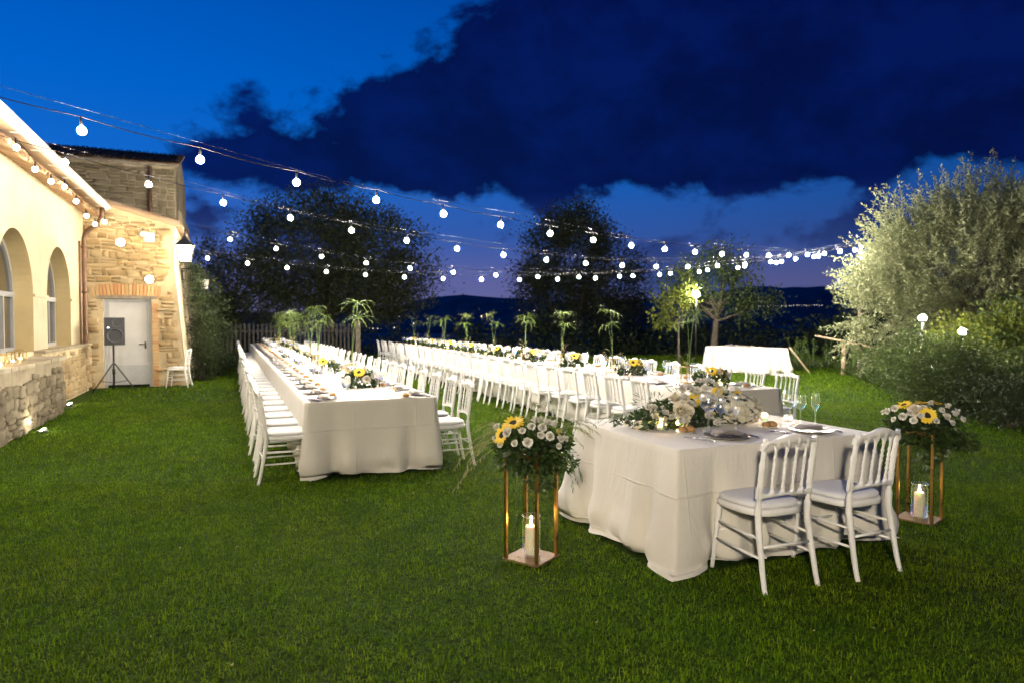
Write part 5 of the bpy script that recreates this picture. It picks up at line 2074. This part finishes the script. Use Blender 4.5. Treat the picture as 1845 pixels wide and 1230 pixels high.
# olive: upright twigs rising from a rounded crown
def olive(label, base, ells, ntw, seed, per=44, tl=(.45, 1.05)):
    T = thing('olive_tree', label, 'tree', base)
    g = np.random.default_rng(seed)
    C, D = clumps(ells, ntw, g, .62)
    ctr = np.array(ells[0][:3])
    O = unit(C - ctr)
    tw = unit(O * .9 + np.array([0, 0, .75]) + g.normal(size=C.shape) * .28)
    low = (C[:, 2] < 1.7)
    tw[low] = unit(O[low] * 1.0 + np.array([0, 0, -.25]) + g.normal(size=(low.sum(), 3)) * .3)
    L = g.uniform(*tl, ntw)
    u = np.tile(np.linspace(.05, 1, per), ntw)
    Pb, Tb, Lb = np.repeat(C, per, 0), np.repeat(tw, per, 0), np.repeat(L, per)
    P = Pb + Tb * (Lb * u)[:, None] + g.normal(size=Pb.shape) * .018
    LD = Tb * .75 + unit(g.normal(size=Pb.shape)) * .8
    ob('crown', leaf_mesh('crown', P, LD, .085, .36, L_olive, g), T)
    # inner leaves so that the middle is not hollow
    C2, D2 = clumps(ells, 420, g, .1)
    P2 = np.repeat(C2, 45, 0) + g.normal(size=(420 * 45, 3)) * .22
    ob('inner_leaves', leaf_mesh('inner_leaves', P2, g.normal(size=P2.shape), .07, .32, L_olive, g), T)
    mb = MB()
    gg = random.Random(seed)
    for i in range(3):
        a = i * 2.1
        mb.tube(bezier((.15 * math.cos(a), .15 * math.sin(a), -.1), (.3 * math.cos(a), .3 * math.sin(a), .8), (.7 * math.cos(a), .7 * math.sin(a), 1.9), 6), [.14, .13, .11, .10, .09, .08, .07], 8)
    for i in range(60):
        c = Vector(C[gg.randrange(ntw)])
        a = gg.randrange(3) * 2.1
        s = Vector((.6 * math.cos(a), .6 * math.sin(a), 1.7))
        mb.tube(bezier(s, (s + c) / 2 + Vector((0, 0, -.2)), c, 6), [.05, .04, .032, .025, .018, .012, .006], 5)
    mb.build('trunk', M_bark, T)


pO = at(1752, 16.2)
olive('large pale olive tree lit by the festoon bulbs beside the lawn', (pO.x, pO.y, 0),
      [(.2, 0, 2.6, 2.0, 2.2, 1.6), (-1.35, .6, 1.75, 1.25, 1.2, .95), (-1.2, .5, 3.3, .85, .8, .95), (.1, .0, 3.85, .8, .9, .85), (1.3, -.6, 3.6, .9, .9, .9), (1.6, -.8, 2.4, 1.4, 1.5, 1.5), (-1.9, .8, 2.55, .6, .6, .6)], 3000, 701)
pO2 = at(1880, 18.0)
olive('dark olive tree standing behind the large pale olive', (pO2.x, pO2.y, 0), [(0, 0, 2.8, 1.9, 1.9, 1.9), (.5, 0, 3.6, 1.2, 1.2, 1.0)], 900, 702)

SH = [
    ('leafy shrub hiding the post of the lamp in the olive skirt', 1660, 11.8, [(0, 0, .72, .6, .4, .70), (.35, .1, .5, .5, .5, .5)], 120, 60, .14, .06, .5, L_mid, 627),
    ('rounded shrub in front of the lamp beside the lime green shrub', 1725, 11.2, [(0, 0, .66, .7, .45, .62)], 110, 60, .14, .06, .5, L_mid, 628),
    ('lime green shrub glowing beside the globe garden lamp', 1752, 13.2, [(0, 0, .85, .8, .7, .7), (.7, -.3, 1.1, .7, .7, .6)], 130, 60, .16, .085, .7, L_lime, 621),
    ('dense dark shrub at the lawn edge below the lime green shrub', 1790, 11.4, [(0, 0, .45, 1.1, .9, .45), (.9, -.4, .5, .9, .8, .5)], 190, 70, .15, .06, .45, L_mid, 622),
    ('dense dark rounded shrub beside the row of seed headed plants', 1690, 12.8, [(0, 0, .42, .85, .8, .42), (.5, 0, .55, .6, .6, .40)], 150, 70, .14, .06, .45, L_mid, 623),
    ('low spreading shrub touching the lawn below the dense dark shrubs', 1815, 9.9, [(0, 0, .35, .8, .6, .36), (.6, -.3, .45, .6, .6, .4)], 120, 60, .13, .055, .45, L_dark, 624),
    ('mid green shrub under the skirt of the large olive tree', 1640, 15.4, [(0, 0, .6, 1.0, .8, .55)], 110, 60, .15, .07, .4, L_mid, 625),
    ('tall dark shrub filling the gap behind the lime green shrub', 1850, 13.2, [(0, 0, 1.1, 1.1, .9, 1.0)], 150, 60, .18, .08, .5, L_mid, 626),
]
for lab, px, d, ells, k, per, sig, leaf, asp, mat, sd in SH:
    p = at(px, d)
    shrub(lab, (p.x, p.y, 0), ells, k, per, sig, leaf, asp, mat, sd)


def umbel_plant(loc, seed, k):
    g = random.Random(seed)
    T = thing('seed_head_plant', 'clump with round pale seed heads, %s from the serving table along lawn edge' % nth(k), 'plant', loc, 0, 'seed headed plants along the lawn edge')
    st, hd = MB(), MB()
    for i in range(7):
        a, l = g.uniform(0, 6.28), g.uniform(.05, .35)
        h = g.uniform(.55, .92)
        tip = Vector((math.cos(a) * l, math.sin(a) * l, h))
        st.tube(bezier((math.cos(a) * .05, math.sin(a) * .05, 0), (math.cos(a) * .05, math.sin(a) * .05, h * .6), tip, 5), .008, 4)
        for k in range(46):
            d = Vector((g.gauss(0, 1), g.gauss(0, 1), g.gauss(.3, .7))).normalized()
            e = tip + d * .085
            s = d.cross(Vector((.3, .2, 1))).normalized()
            hd.add([tip + d * .02, e - d * .03 + s * .010, e + d * .01, e - d * .03 - s * .010], [(0, 1, 2, 3)])
    st.build('stems', M_stem, T)
    hd.build('seed_heads', L_papy, T)['kind'] = 'stuff'
    gn = np.random.default_rng(seed)
    n = 60
    P = gn.normal(size=(n, 3)) * np.array([.06, .06, 0])
    D = gn.normal(size=(n, 3)) * np.array([.55, .55, .1]) + np.array([0, 0, .8])
    ob('leaves', leaf_mesh('leaves', P, D, .42, .07, L_mid, gn), T)


k = 0
for px, d in sorted(((1432, 23.5), (1440, 21.6), (1462, 22.6), (1490, 22.2), (1520, 20.6), (1536, 19.2), (1556, 18.0), (1566, 17.0), (1590, 16.6), (1600, 15.2), (1622, 15.0), (1632, 14.0), (1650, 14.6), (1655, 13.3),
              (1580, 18.2), (1612, 16.8), (1545, 20.4), (1668, 13.6)), key=lambda q: -q[1]):
    p = at(px, d)
    umbel_plant((p.x, p.y, 0), 650 + k, k)
    k += 1


def thicket():
    g = np.random.default_rng(33)
    C = []
    for px0, px1, d0, d1, ztop, n in ((620, 900, 33, 40, .3, 150), (820, 1260, 33, 42, 1.35, 380), (1220, 1560, 30.5, 40, 1.1, 330), (1480, 1800, 26, 34, 1.9, 240), (330, 640, 30, 40, .9, 200), (860, 1150, 42, 60, 1.4, 120)):
        d = g.uniform(d0, d1, n)
        px = g.uniform(px0, px1, n)
        for dd, pp in zip(d, px):
            q = at(pp, dd)
            gz = ground_z(dd, 0)
            C.append((q.x, q.y, g.uniform(gz + .1, ztop + .35 * math.sin(pp * .02) + .25 * math.sin(pp * .053))))
    C = np.array(C)
    per = 34
    P = np.repeat(C, per, 0) + g.normal(size=(len(C) * per, 3)) * .38
    me = leaf_mesh('thicket', P, g.normal(size=P.shape), .20, .5, L_dark, g)
    tag(ob('thicket', me), 'dark unlit scrub beyond the edge of the lawn', 'scrub', kind='stuff')


thicket()
for o in bpy.data.objects:
    if 'used' in o:
        del o['used']
